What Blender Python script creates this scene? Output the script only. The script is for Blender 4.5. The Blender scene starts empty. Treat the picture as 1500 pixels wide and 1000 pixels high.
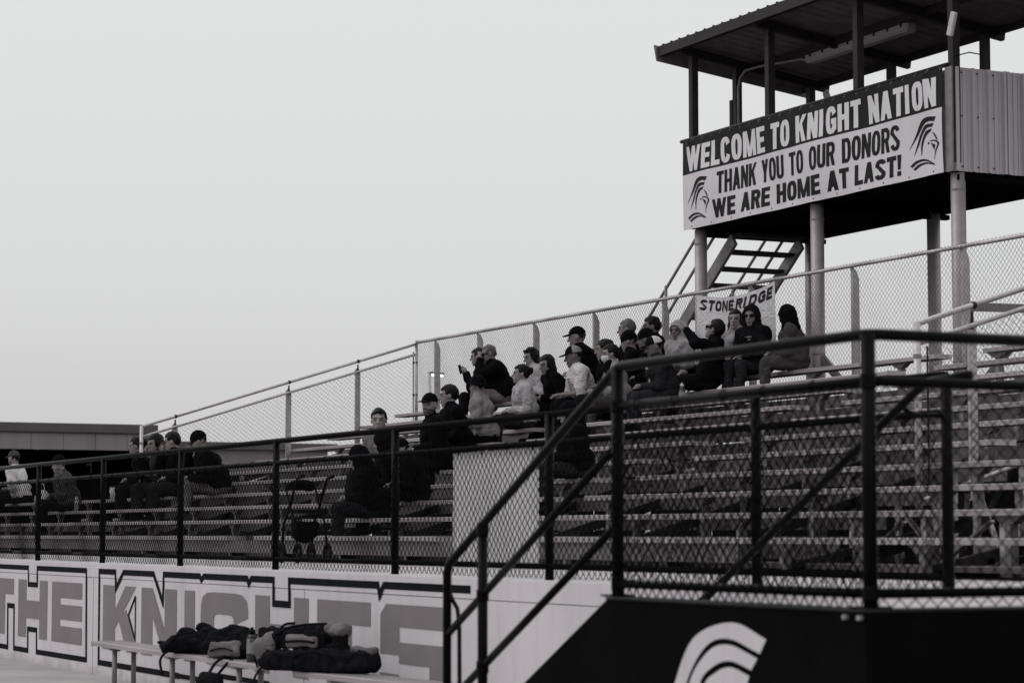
import bpy, bmesh, math, random
import numpy as np
from mathutils import Vector, Matrix
random.seed(4); RNG = np.random.default_rng(4)
SC = bpy.context.scene
COL = SC.collection

# ------------------------------------------------------------------ camera
F_PX, CX, CY = 3542.0, 750.0, 500.0           # focal length in pixels of the 1500 px wide photograph (85 mm)
HC = 1.45
_p = math.atan2(281.0, F_PX); _yaw = math.atan2(1721.0, math.hypot(F_PX, 281.0))
_fw = Vector((-math.cos(_yaw), math.sin(_yaw), 0)); RT = Vector((math.sin(_yaw), math.cos(_yaw), 0)); _up = Vector((0, 0, 1))
FWD = _fw * math.cos(_p) + _up * math.sin(_p); UPV = -_fw * math.sin(_p) + _up * math.cos(_p)
CAMP = Vector((0, 0, HC))
cam = bpy.data.cameras.new('camera'); camo = bpy.data.objects.new('camera', cam); COL.objects.link(camo)
cam.lens = 85.0 * F_PX / 3541.67; cam.sensor_width = 36.0; cam.clip_start = 0.1; cam.clip_end = 3000
camo.matrix_world = Matrix(((RT.x, UPV.x, -FWD.x, CAMP.x), (RT.y, UPV.y, -FWD.y, CAMP.y), (RT.z, UPV.z, -FWD.z, CAMP.z), (0, 0, 0, 1)))
cam.dof.use_dof = True; cam.dof.focus_distance = 31.0; cam.dof.aperture_fstop = 3.6
SC.camera = camo

def _ray(px, py): return FWD * F_PX + RT * (px - CX) - UPV * (py - CY)
def onY(px, py, Y): d = _ray(px, py); return CAMP + d * (Y / d.y)
def onX(px, py, X): d = _ray(px, py); return CAMP + d * (X / d.x)
def onZ(px, py, Z): d = _ray(px, py); return CAMP + d * ((Z - HC) / d.z)

# ------------------------------------------------------------------ world, sun, exposure
W = bpy.data.worlds.new('World'); SC.world = W; W.use_nodes = True
nt = W.node_tree; nt.nodes.clear()
SUN_EL, SUN_AZ = math.radians(48), math.radians(215)
sky = nt.nodes.new('ShaderNodeTexSky'); sky.sky_type = 'NISHITA'; sky.sun_disc = False
sky.sun_elevation = SUN_EL; sky.sun_rotation = SUN_AZ; sky.dust_density = 6; sky.air_density = 2
hsv = nt.nodes.new('ShaderNodeHueSaturation'); hsv.inputs['Saturation'].default_value = 0.05; hsv.inputs['Value'].default_value = 0.06
nt.links.new(sky.outputs[0], hsv.inputs['Color'])
geo = nt.nodes.new('ShaderNodeTexCoord'); sep = nt.nodes.new('ShaderNodeSeparateXYZ'); nt.links.new(geo.outputs['Generated'], sep.inputs[0])
ramp = nt.nodes.new('ShaderNodeValToRGB')
e = ramp.color_ramp.elements
e[0].position = 0.0; e[0].color = (.60, .60, .615, 1)
e[1].position = 1.0; e[1].color = (.92, .94, .93, 1)
for pos, c in ((.045, (.648, .645, .656, 1)), (.10, (.730, .734, .738, 1)), (.17, (.770, .780, .782, 1)), (.32, (.80, .81, .812, 1))):
    k = e.new(pos); k.color = c
nt.links.new(sep.outputs['Z'], ramp.inputs[0])
mixw = nt.nodes.new('ShaderNodeMixRGB'); mixw.inputs[0].default_value = 0.94
nt.links.new(hsv.outputs[0], mixw.inputs[1]); nt.links.new(ramp.outputs[0], mixw.inputs[2])
bg = nt.nodes.new('ShaderNodeBackground'); bg.inputs[1].default_value = 1.0
out = nt.nodes.new('ShaderNodeOutputWorld')
nt.links.new(mixw.outputs[0], bg.inputs[0]); nt.links.new(bg.outputs[0], out.inputs[0])
sl = bpy.data.lights.new('sun', 'SUN'); sl.energy = 0.5; sl.angle = math.radians(25); sl.color = (1, .96, .95)
so = bpy.data.objects.new('sun', sl); COL.objects.link(so)
# soft brightest part of the cloud: behind and left of the camera, over the field
_sd = Vector((-.55, -.75, 0)).normalized() * math.cos(SUN_EL) + Vector((0, 0, math.sin(SUN_EL)))
so.rotation_euler = (-_sd).to_track_quat('-Z', 'Y').to_euler()
so.location = (0, 0, 30)
sky.sun_rotation = math.atan2(_sd.x, _sd.y)
VS = SC.view_settings; VS.view_transform = 'Standard'; VS.look = 'None'; VS.exposure = 0; VS.gamma = 1; VS.use_curve_mapping = False
SC.render.engine = 'CYCLES'; SC.cycles.use_denoising = True; SC.cycles.max_bounces = 5; SC.cycles.diffuse_bounces = 3; SC.cycles.glossy_bounces = 2
SC.cycles.caustics_reflective = False; SC.cycles.caustics_refractive = False

# ------------------------------------------------------------------ materials
MATS = {}
def mat(name, col, rough=.6, metal=0., nscale=8., namt=.15, bump=0., bscale=60., emit=None, vcol=False, stretch=None, spec=.5):
    if name in MATS: return MATS[name]
    m = bpy.data.materials.new(name); m.use_nodes = True; n = m.node_tree.nodes; l = m.node_tree.links
    b = n['Principled BSDF']; b.inputs['Roughness'].default_value = rough; b.inputs['Metallic'].default_value = metal
    b.inputs['Specular IOR Level'].default_value = spec
    tc = n.new('ShaderNodeTexCoord'); mp = n.new('ShaderNodeMapping'); l.new(tc.outputs['Object'], mp.inputs[0])
    if stretch: mp.inputs['Scale'].default_value = stretch
    no = n.new('ShaderNodeTexNoise'); no.inputs['Scale'].default_value = nscale; no.inputs['Detail'].default_value = 6
    l.new(mp.outputs[0], no.inputs['Vector'])
    mr = n.new('ShaderNodeMapRange'); mr.inputs['From Min'].default_value = .25; mr.inputs['From Max'].default_value = .75
    mr.inputs['To Min'].default_value = 1 - namt; mr.inputs['To Max'].default_value = 1 + namt
    l.new(no.outputs['Fac'], mr.inputs[0])
    mx = n.new('ShaderNodeVectorMath'); mx.operation = 'SCALE'
    if vcol:
        va = n.new('ShaderNodeVertexColor'); va.layer_name = 'Col'; l.new(va.outputs['Color'], mx.inputs[0])
    else:
        mx.inputs[0].default_value = col
    l.new(mr.outputs[0], mx.inputs['Scale']); l.new(mx.outputs[0], b.inputs['Base Color'])
    if bump > 0:
        bn = n.new('ShaderNodeTexNoise'); bn.inputs['Scale'].default_value = bscale; bn.inputs['Detail'].default_value = 4
        l.new(mp.outputs[0], bn.inputs['Vector'])
        bp = n.new('ShaderNodeBump'); bp.inputs['Strength'].default_value = bump; bp.inputs['Distance'].default_value = .01
        l.new(bn.outputs['Fac'], bp.inputs['Height']); l.new(bp.outputs[0], b.inputs['Normal'])
    if emit:
        b.inputs['Emission Color'].default_value = (*emit[:3], 1); b.inputs['Emission Strength'].default_value = emit[3]
    MATS[name] = m; return m
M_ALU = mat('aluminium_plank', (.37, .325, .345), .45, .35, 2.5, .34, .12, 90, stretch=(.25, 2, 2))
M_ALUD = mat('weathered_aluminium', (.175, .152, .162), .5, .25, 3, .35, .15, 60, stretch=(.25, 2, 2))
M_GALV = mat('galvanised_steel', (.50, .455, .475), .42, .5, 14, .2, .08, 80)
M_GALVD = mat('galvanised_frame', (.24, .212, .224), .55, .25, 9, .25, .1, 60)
M_UNDER = mat('shade_dark_frame_steel', (.035, .031, .033), .7, 0, 9, .3, .1, 60, spec=.1)  # frame steel coloured dark for the shade under the planks
M_WIRE = mat('galvanised_wire', (.16, .14, .15), .5, .4, 20, .2)
M_BLACK = mat('black_rail_paint', (.0026, .0025, .0030), .38, 0, 6, .3, .05, 40, spec=.07)
M_BWIRE = mat('black_vinyl_wire', (.004, .004, .005), .6, 0, 20, .2, spec=.06)
M_BWALL = mat('black_wall_paint', (.0026, .0027, .0032), .75, 0, 3, .5, .3, 30, spec=.03)
M_WHITEWALL = mat('white_wall_paint', (.66, .615, .65), .75, 0, 1.2, .09, .18, 55)
M_GREYLET = mat('grey_letter_paint', (.212, .185, .193), .75, 0, 2.2, .10, .18, 55)
M_BLKLET = mat('black_letter_paint', (.005, .006, .0075), .8, 0, 4, .25, .1, 40, spec=.08)
M_CONC = mat('concrete', (.40, .37, .375), .85, 0, 1.1, .22, .35, 70)
M_CONCL = mat('pale_concrete', (.50, .465, .485), .85, 0, 1.6, .2, .3, 60)
M_GROUND = mat('ground_mix', (.30, .275, .28), .9, 0, .7, .3, .4, 50)
M_VWHITE = mat('banner_vinyl_white', (.70, .665, .70), .55, 0, 3, .05)
M_VBLACK = mat('banner_vinyl_black', (.013, .012, .0125), .6, 0, 3, .2, spec=.15)
M_PRINTW = mat('white_print', (.74, .72, .745), .55, 0, 3, .04)
M_PRINTB = mat('black_print', (.011, .010, .012), .6, 0, 3, .2, spec=.15)
M_SIDING = mat('siding_steel', (.50, .45, .48), .45, .25, 5, .10, .05, 30, stretch=(1, 1, .15))
M_DARKSTEEL = mat('dark_painted_steel', (.026, .022, .024), .55, 0, 8, .3, .1, 40, spec=.2)
M_ROOFU = mat('roof_sheet', (.17, .145, .152), .6, 0, 4, .35, .08, 30, spec=.2)
M_DECKU = mat('deck_shade_black', (.003, .003, .0035), .8, 0, 4, .3, spec=.03)  # near black paints in the shade below the deck
M_TOWERCOL = mat('tower_column_steel', (.36, .315, .335), .45, .3, 7, .18, .08, 50)
M_FIXT = mat('light_fixture', (.36, .33, .345), .4, 0, 6, .1)
M_WHITE = mat('white_enamel', (.74, .72, .74), .4, 0, 4, .05)
M_RUBBER = mat('black_rubber', (.006, .006, .007), .7, 0, 10, .2, spec=.1)
M_PLASTB = mat('bottle_plastic', (.45, .43, .45), .15, 0, 10, .2)
M_BOTDARK = mat('bottle_dark', (.04, .038, .042), .3, 0, 10, .2)
M_BLDG = mat('building_fascia', (.25, .22, .23), .7, 0, 1.0, .12, stretch=(1, 3, .2))
M_BLDGR = mat('building_roof', (.105, .094, .096), .8, 0, 1.5, .15)
M_BLDGD = mat('building_interior', (.004, .004, .005), .9, 0, 1, .2, spec=.02)  # near black stands in for the shade beneath the long building's roof
M_SKIN = mat('skin', (1, 1, 1), .55, 0, 30, .06, vcol=True)
def cloth(name, c, namt=.25):
    m = mat(name, c, .95, 0, 7, namt, .9, 13, spec=.05); n = m.node_tree.nodes                  # broad creases, fine weave left out
    for k in n:
        if k.type == 'BUMP': k.inputs['Distance'].default_value = .035
        if k.type == 'TEX_NOISE' and abs(k.inputs['Scale'].default_value - 13) < .1: k.inputs['Distortion'].default_value = 1.6; k.inputs['Detail'].default_value = 3
    return m
CL = dict(black=cloth('black_cloth', (.0042, .0044, .0055)), black2=cloth('soft_black_cloth', (.008, .008, .0095)), charcoal=cloth('charcoal_cloth', (.022, .0205, .023)),
          jeans=cloth('dark_denim', (.015, .016, .020)), jeans2=cloth('washed_denim', (.026, .026, .031)), grey=cloth('grey_cloth', (.15, .135, .142)),
          ltgrey=cloth('light_grey_cloth', (.30, .285, .30)), cream=cloth('cream_cloth', (.43, .405, .425)), tan=cloth('tan_cloth', (.26, .238, .245)),
          khaki=cloth('khaki_cloth', (.17, .145, .15)), white=cloth('white_cloth', (.62, .585, .61), .08), brown=cloth('brown_grey_cloth', (.065, .057, .060)),
          pattern=cloth('speckled_cloth', (.06, .058, .062), 1.0))
MATS['speckled_cloth'].node_tree.nodes['Noise Texture'].inputs['Scale'].default_value = 26
M_HAIR = mat('dark_hair', (.0045, .0042, .0047), .5, 0, 60, .4, .3, 140, spec=.15)
M_HAIRG = mat('grey_hair', (.07, .063, .065), .55, 0, 60, .4, .3, 140)
M_SHOE = mat('dark_shoe', (.02, .019, .021), .6, 0, 10, .3)

def wear(m, dirt, amt):                                # streaks, scuffs and a splash line of dirt along the foot of a painted wall
    n = m.node_tree.nodes; l = m.node_tree.links; b = n['Principled BSDF']; src = b.inputs['Base Color'].links[0].from_socket
    tc = n.new('ShaderNodeTexCoord'); mp = n.new('ShaderNodeMapping'); mp.inputs['Scale'].default_value = (3.2, 3.2, .35); l.new(tc.outputs['Object'], mp.inputs[0])
    n1 = n.new('ShaderNodeTexNoise'); n1.inputs['Scale'].default_value = 2.2; n1.inputs['Detail'].default_value = 8; n1.inputs['Roughness'].default_value = .7; l.new(mp.outputs[0], n1.inputs['Vector'])
    r1 = n.new('ShaderNodeMapRange'); r1.inputs['From Min'].default_value = .50; r1.inputs['From Max'].default_value = .78; r1.inputs['To Max'].default_value = amt; l.new(n1.outputs['Fac'], r1.inputs[0])
    sp_ = n.new('ShaderNodeSeparateXYZ'); l.new(tc.outputs['Object'], sp_.inputs[0])
    n2 = n.new('ShaderNodeTexNoise'); n2.inputs['Scale'].default_value = 5; n2.inputs['Detail'].default_value = 8; l.new(tc.outputs['Object'], n2.inputs['Vector'])
    h1 = n.new('ShaderNodeMath'); h1.operation = 'MULTIPLY_ADD'; h1.inputs[1].default_value = .30; h1.inputs[2].default_value = -.06; l.new(n2.outputs['Fac'], h1.inputs[0])
    r2 = n.new('ShaderNodeMath'); r2.operation = 'SUBTRACT'; l.new(h1.outputs[0], r2.inputs[0]); l.new(sp_.outputs['Z'], r2.inputs[1])
    r3 = n.new('ShaderNodeMapRange'); r3.inputs['From Min'].default_value = -.03; r3.inputs['From Max'].default_value = .10; r3.inputs['To Max'].default_value = .55; l.new(r2.outputs[0], r3.inputs[0])
    mx = n.new('ShaderNodeMath'); mx.operation = 'MAXIMUM'; l.new(r1.outputs[0], mx.inputs[0]); l.new(r3.outputs[0], mx.inputs[1])
    mc = n.new('ShaderNodeMixRGB'); mc.inputs[2].default_value = (*dirt, 1); l.new(mx.outputs[0], mc.inputs[0]); l.new(src, mc.inputs[1]); l.new(mc.outputs[0], b.inputs['Base Color'])
wear(M_WHITEWALL, (.30, .27, .27), .32); wear(M_GREYLET, (.17, .15, .15), .35)
# ------------------------------------------------------------------ builders
ORG = {}
def tag(o, label=None, cat=None, group=None, kind=None):
    if label: o['label'] = label
    if cat: o['category'] = cat
    if group: o['group'] = group
    if kind: o['kind'] = kind
    return o
def empty(name, loc, label, cat, group=None, rz=0.):
    o = bpy.data.objects.new(name, None); o.location = loc; o.rotation_euler = (0, 0, rz); o.empty_display_size = .2
    COL.objects.link(o); ORG[o.name] = Vector(loc); tag(o, label, cat, group); return o
class MB:
    def __init__(s): s.v = []; s.f = []
    def quad(s, *p):
        b = len(s.v); s.v += [tuple(q) for q in p]; s.f.append(tuple(range(b, b + len(p))))
    def box(s, x0, x1, y0, y1, z0, z1):
        b = len(s.v)
        s.v += [(x0, y0, z0), (x1, y0, z0), (x1, y1, z0), (x0, y1, z0), (x0, y0, z1), (x1, y0, z1), (x1, y1, z1), (x0, y1, z1)]
        s.f += [tuple(b + i for i in q) for q in ((3, 2, 1, 0), (4, 5, 6, 7), (0, 1, 5, 4), (1, 2, 6, 5), (2, 3, 7, 6), (3, 0, 4, 7))]
    def bar(s, p0, p1, w, h, upv=(0, 0, 1)):           # rectangular bar between two points
        p0 = Vector(p0); p1 = Vector(p1); d = (p1 - p0).normalized(); u = Vector(upv)
        r = d.cross(u)
        if r.length < 1e-4: r = d.cross(Vector((1, 0, 0)))
        r.normalize(); u = r.cross(d).normalized(); b = len(s.v)
        for p in (p0, p1):
            for a, c in ((-1, -1), (1, -1), (1, 1), (-1, 1)): s.v.append(tuple(p + r * (a * w / 2) + u * (c * h / 2)))
        s.f += [tuple(b + i for i in q) for q in ((0, 3, 2, 1), (4, 5, 6, 7), (0, 1, 5, 4), (1, 2, 6, 5), (2, 3, 7, 6), (3, 0, 4, 7))]
    def tube(s, pts, r, n=8, cap=True, r1=None):
        pts = [Vector(p) for p in pts]; m = len(pts); b = len(s.v); prev = None
        for i, p in enumerate(pts):
            if i == 0: d = pts[1] - p
            elif i == m - 1: d = p - pts[i - 1]
            else: d = (pts[i + 1] - p).normalized() + (p - pts[i - 1]).normalized()
            d.normalize()
            if prev is None:
                a = d.cross(Vector((0, 0, 1)))
                if a.length < .05: a = d.cross(Vector((1, 0, 0)))
            else: a = prev - d * prev.dot(d)
            a.normalize(); prev = a; c = d.cross(a)
            rr = r if r1 is None else r + (r1 - r) * i / (m - 1)
            for k in range(n):
                t = 2 * math.pi * k / n; s.v.append(tuple(p + (a * math.cos(t) + c * math.sin(t)) * rr))
        for i in range(m - 1):
            for k in range(n):
                s.f.append((b + i * n + k, b + i * n + (k + 1) % n, b + (i + 1) * n + (k + 1) % n, b + (i + 1) * n + k))
        if cap:
            s.f.append(tuple(b + k for k in range(n - 1, -1, -1))); s.f.append(tuple(b + (m - 1) * n + k for k in range(n)))
    def prism(s, poly, axis, a0, a1):                  # poly: 2-D points, extruded along axis 'x','y','z'
        n = len(poly); b = len(s.v)
        for a in (a0, a1):
            for (p, q) in poly: s.v.append({'x': (a, p, q), 'y': (p, a, q), 'z': (p, q, a)}[axis])
        s.f.append(tuple(b + i for i in range(n))); s.f.append(tuple(b + n + i for i in range(n - 1, -1, -1)))
        for i in range(n): j = (i + 1) % n; s.f.append((b + j, b + i, b + n + i, b + n + j))
    def add(s, V, Fc):
        b = len(s.v); s.v += [tuple(x) for x in V]; s.f += [tuple(b + i for i in q) for q in Fc]
    def build(s, name, m, parent=None, smooth=False, bevel=0., wn=True):
        o0 = ORG[parent.name] if parent else Vector((0, 0, 0))
        me = bpy.data.meshes.new(name); V = [(a - o0.x, b_ - o0.y, c - o0.z) for a, b_, c in s.v]
        me.from_pydata(V, [], s.f); me.update()
        if wn:
            bm = bmesh.new(); bm.from_mesh(me); bmesh.ops.recalc_face_normals(bm, faces=bm.faces)
            if bevel: bmesh.ops.bevel(bm, geom=list(bm.edges), offset=bevel, segments=1, affect='EDGES', clamp_overlap=True)
            bm.to_mesh(me); bm.free()
        if smooth: me.polygons.foreach_set('use_smooth', [True] * len(me.polygons))
        me.materials.append(m)
        o = bpy.data.objects.new(name, me); COL.objects.link(o)
        if parent: o.parent = parent
        ORG[o.name] = o0.copy(); return o
def box(name, m, parent, *a, bevel=0.):
    b = MB(); b.box(*a); return b.build(name, m, parent, bevel=bevel)
def copyto(o, parent, d):                              # copy of a part, moved by d (mesh shared)
    c = o.copy(); COL.objects.link(c); c.parent = parent; c.location = Vector(o.location) + Vector(d); ORG[c.name] = ORG[o.name]; return c
def arr_mesh(name, V, Q, m, parent=None, smooth=False, org=(0, 0, 0), cols=None):   # numpy quads/tris -> object
    me = bpy.data.meshes.new(name); V = np.asarray(V, np.float32); Q = np.asarray(Q, np.int32); k = Q.shape[1]
    me.vertices.add(len(V)); me.vertices.foreach_set('co', V.ravel())
    me.loops.add(Q.size); me.loops.foreach_set('vertex_index', Q.ravel())
    me.polygons.add(len(Q)); me.polygons.foreach_set('loop_start', np.arange(0, Q.size, k, dtype=np.int32))
    me.update(calc_edges=True)
    if smooth: me.polygons.foreach_set('use_smooth', np.ones(len(Q), bool))
    if cols is not None:
        ca = me.color_attributes.new('Col', 'FLOAT_COLOR', 'POINT'); ca.data.foreach_set('color', np.asarray(cols, np.float32).ravel())
    me.materials.append(m); o = bpy.data.objects.new(name, me); COL.objects.link(o)
    if parent: o.parent = parent
    ORG[o.name] = Vector(org); return o

# --- chain link: zigzag wires that hook into each other, real wire geometry
def chain_link(name, m, parent, P0, U, Vv, L, H, p=.036, r=.0022, kind=True):
    P0 = np.array(P0, float); U = np.array(U, float); Vv = np.array(Vv, float)
    Nn = np.cross(U / np.linalg.norm(U), Vv / np.linalg.norm(Vv)); Nn /= np.linalg.norm(Nn)
    nw = int(L / p); ns = int(H / p) + 1
    i = np.arange(nw)[:, None]; j = np.arange(ns)[None, :]
    par = np.where(i % 2 == 0, j % 2, 1 - j % 2)
    u = i * p + par * p; v = j * p + 0 * i
    bulge = .010 * np.sin(u * 2.3 + 1.1) * np.sin(v * 3.1 + .6 + u * .7) + .006 * np.sin(u * 6.1 + v * 4.3)
    u = u + .0025 * np.sin(i * .37 + j * .21) + .0012 * np.sin(i * 1.7 + j * .9); v = v + .003 * np.sin(i * .11 + j * .05); w = np.where(par == 1, r * .9, -r * .9)
    c = P0 + u[..., None] * U + v[..., None] * Vv + (w + bulge)[..., None] * Nn
    un = U / np.linalg.norm(U)
    off = np.stack([un * -1.25 * r - Nn * r * .6, un * 1.25 * r - Nn * r * .6, Nn * r * 1.2])
    V = (c[:, :, None, :] + off[None, None]).reshape(-1, 3)
    base = (np.arange(nw)[:, None] * ns + np.arange(ns - 1)[None, :]) * 3
    q = []
    for k in range(3):
        k2 = (k + 1) % 3
        q.append(np.stack([base + k, base + k2, base + 3 + k2, base + 3 + k], -1).reshape(-1, 4))
    Q = np.concatenate(q); o0 = np.array(ORG[parent.name])
    o = arr_mesh(name, V - o0, Q, m, parent, org=ORG[parent.name])
    o['kind'] = 'stuff'; return o

# --- letters: block glyphs made of polygons, height 1
def _ring(x0, x1, y0, y1, s, h, a0=0, a1=360, n=26, ex=2.7):
    cx, cy, rx, ry = (x0 + x1) / 2, (y0 + y1) / 2, (x1 - x0) / 2, (y1 - y0) / 2; o = []; i_ = []
    for k in range(n + 1):
        t = math.radians(a0 + (a1 - a0) * k / n); c, s_ = math.cos(t), math.sin(t)
        f = (abs(c) ** ex + abs(s_) ** ex) ** (-1 / ex)
        o.append((cx + rx * c * f, cy + ry * s_ * f)); i_.append((cx + (rx - s) * c * f, cy + (ry - h) * s_ * f))
    return [[o[k], o[k + 1], i_[k + 1], i_[k]] for k in range(n)]
def _b(x0, x1, y0, y1): return [(x0, y0), (x1, y0), (x1, y1), (x0, y1)]
def _d(xb, xt, s, y0=0, y1=1): return [(xb, y0), (xb + s, y0), (xt + s, y1), (xt, y1)]
def glyph(ch, w, s, h):
    if ch == 'O': return _ring(0, w, 0, 1, s, h)
    if ch == 'C': return _ring(0, w, 0, 1, s, h, 28, 332)
    if ch == 'G': return _ring(0, w, 0, 1, s, h, 28, 340) + [_b(w * .5, w, .36, .36 + h), _b(w - s, w, .12, .36)]
    if ch == 'U': return [_b(0, s, .25, 1), _b(w - s, w, .25, 1)] + _ring(0, w, 0, .6, s, h, 184, 356)
    if ch == 'D': return [_b(0, s, 0, 1)] + [_b(s, w * .5, 1 - h, 1), _b(s, w * .5, 0, h)] + _ring(0, w, 0, 1, s, h, -90, 90, ex=2.5)
    if ch == 'R': return [_b(0, s, 0, 1), _b(s, w * .5, 1 - h, 1), _b(s, w * .5, .42, .42 + h)] + _ring(0, w, .42, 1, s, h, -90, 90, 14, 2.4) + [_d(w - s * 1.02, w * .42, s * 1.02, 0, .47)]
    if ch == 'S':
        return _ring(0, w, .44, 1, s, h, 12, 200, 16, 2.4) + _ring(0, w, 0, .57, s, h, -168, 20, 16, 2.4) + [[(0.02 * w, .70), (s, .72), (w, .34), (w - s * 1.05, .30)]]
    if ch == 'T': return [_b(0, w, 1 - h * 1.05, 1), _b(w / 2 - s / 2, w / 2 + s / 2, 0, 1 - h)]
    if ch == 'H': return [_b(0, s, 0, 1), _b(w - s, w, 0, 1), _b(s * .9, w - s * .9, .5 - h / 2, .5 + h / 2)]
    if ch == 'E': return [_b(0, s, 0, 1), _b(s * .9, w, 1 - h, 1), _b(s * .9, w, 0, h), _b(s * .9, w * .93, .5 - h / 2, .5 + h / 2)]
    if ch == 'L': return [_b(0, s, 0, 1), _b(s * .9, w, 0, h * 1.05)]
    if ch == 'I': return [_b(0, s, 0, 1)]
    if ch == 'N': return [_b(0, s * .92, 0, 1), _b(w - s * .92, w, 0, 1), _d(w - s, 0, s)]
    if ch == 'K': return [_b(0, s, 0, 1), [(s * .9, .34), (s * .9, .62), (w - s * .95, 1), (w, 1)], [(w, 0), (w - s * 1.1, 0), (s * 1.02, .60), (s * 1.75, .66)]]
    if ch == 'A': return [_d(0, w / 2 - s * .5, s), _d(w - s, w / 2 - s * .5, s), _b(w * .25, w * .75, .2, .2 + h)]
    if ch == 'W': a = s * .82; return [_d(w * .2, 0, a), _d(w * .2, w / 2 - a / 2, a), _d(w * .8 - a, w / 2 - a / 2, a), _d(w * .8 - a, w - a, a)]
    if ch == 'M': return [_b(0, s * .9, 0, 1), _b(w - s * .9, w, 0, 1), _d(w / 2 - s * .42, 0.02, s * .84), _d(w / 2 - s * .42, w - s * .86, s * .84)]
    if ch == 'Y': return [_b(w / 2 - s / 2, w / 2 + s / 2, 0, .45), [(w / 2 - s / 2, .40), (w / 2 + s / 2, .40), (s * 1.05, 1), (0, 1)], [(w / 2 - s / 2, .40), (w / 2 + s / 2, .40), (w, 1), (w - s * 1.05, 1)]]
    if ch == '!': return [_b(0, s, 0, .22), [(s * .15, .30), (s * .85, .30), (s, 1), (0, 1)]]
    return []
GW = dict(W=1.45, M=1.32, I=.52, L=.86, E=.88, T=.92, K=1.05, A=1.06, Y=1.02)
def text_polys(txt, u0, u1, v0, v1, s=.5, h=.17, gap=.16, space=.55, shear=0.):
    ws = []; tot = 0; ss = .52
    for c in txt:
        w = space if c == ' ' else (ss if c in 'I!' else GW.get(c, 1.0)); ws.append(w); tot += w + (0 if c == ' ' else gap)
    tot -= gap; sc = (u1 - u0) / tot; x = u0; polys = []
    for c, w in zip(txt, ws):
        if c != ' ':
            for pl in glyph(c, w * sc, s * ss * 1.32 * sc, h):
                polys.append([(x + a + shear * b * (v1 - v0), v0 + b * (v1 - v0)) for a, b in pl])
            x += gap * sc
        x += w * sc
    return polys
def sheet_print(name, m, parent, polys, fn, layer0, step=.00025, cuts=0):
    V = []; Fc = []
    for k, pl in enumerate(polys):
        pts = []
        n = len(pl)
        if n == 4 and cuts:                            # grid the quad so that it follows a curved sheet
            a, b_, c, d = [np.array(q) for q in pl]; g = cuts + 1; base = len(V)
            for i in range(g + 1):
                for j in range(g + 1):
                    s_, t_ = i / g, j / g; q = (a * (1 - s_) + b_ * s_) * (1 - t_) + (d * (1 - s_) + c * s_) * t_
                    V.append(fn(q[0], q[1], layer0 + step * (k % 7)))
            for i in range(g):
                for j in range(g):
                    A = base + i * (g + 1) + j; Fc.append((A, A + g + 1, A + g + 2, A + 1))
        else:
            base = len(V)
            for q in pl: V.append(fn(q[0], q[1], layer0 + step * (k % 7)))
            Fc.append(tuple(range(base, base + n)))
    b = MB(); b.v = [tuple(q) for q in V]; b.f = Fc
    return b.build(name, m, parent, wn=False)
def band(outer, inner):                                # strip between two polylines -> quads
    return [[outer[k], outer[k + 1], inner[k + 1], inner[k]] for k in range(len(outer) - 1)]
def crv(pts, n=18):                                    # Catmull-Rom through points
    P = [np.array(p, float) for p in pts]; P = [2 * P[0] - P[1]] + P + [2 * P[-1] - P[-2]]; o = []; m = len(P) - 3
    for k in range(n + 1):
        t = k / n * m; i = min(int(t), m - 1); t -= i; a, b_, c, d = P[i:i + 4]
        o.append(tuple(.5 * ((2 * b_) + (-a + c) * t + (2 * a - 5 * b_ + 4 * c - d) * t ** 2 + (-a + 3 * b_ - 3 * c + d) * t ** 3)))
    return o
def helmet(u0, v0, sx, sy):                            # crested helmet emblem, unit box
    def T(L):                                          # emblem points measured on the photographed banner, brought to its plane
        o = []
        for x, y in L:
            q = onY(1200 + x / 5.2636, 90 + y / 5.2636, 17.0); o.append((u0 + (q.x + 29.48 - 5.45) / .65 * sx, v0 + (q.z - 5.72 - .10) / .57 * sy))
        return o
    P = [[] for _ in range(9)]
    P[0] += band(T(crv([(702, 684), (752, 575), (795, 470), (845, 432), (922, 426)])), T(crv([(706, 680), (767, 582), (817, 494), (859, 464), (907, 463)])))
    P[1] += band(T(crv([(738, 730), (764, 642), (790, 562), (831, 493), (902, 476)])), T(crv([(742, 726), (778, 646), (805, 571), (843, 516), (890, 504)])))
    P[2] += band(T(crv([(798, 728), (793, 652), (808, 590), (836, 538), (886, 516)])), T(crv([(802, 722), (808, 652), (824, 598), (850, 558), (876, 540)])))
    P[3] += band(T(crv([(888, 542), (915, 562), (934, 604)])), T(crv([(888, 546), (906, 572), (922, 602)])))
    P[4] += band(T(crv([(866, 610), (905, 602), (946, 626), (918, 690), (904, 752)])), T(crv([(868, 616), (905, 613), (930, 632), (910, 684), (902, 748)])))
    P[5] += [T([(872, 622), (912, 640), (902, 682)][::-1])]; P[6] += [T([(848, 622), (862, 622), (862, 638), (848, 638)])]
    P[7] += band(T(crv([(708, 804), (760, 762), (835, 750), (908, 784)])), T(crv([(722, 818), (770, 780), (835, 765), (900, 788)])))
    P[8] += band(T(crv([(730, 826), (780, 788), (845, 773), (908, 790)])), T(crv([(746, 838), (790, 804), (845, 785), (906, 794)])))
    return P

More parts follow.
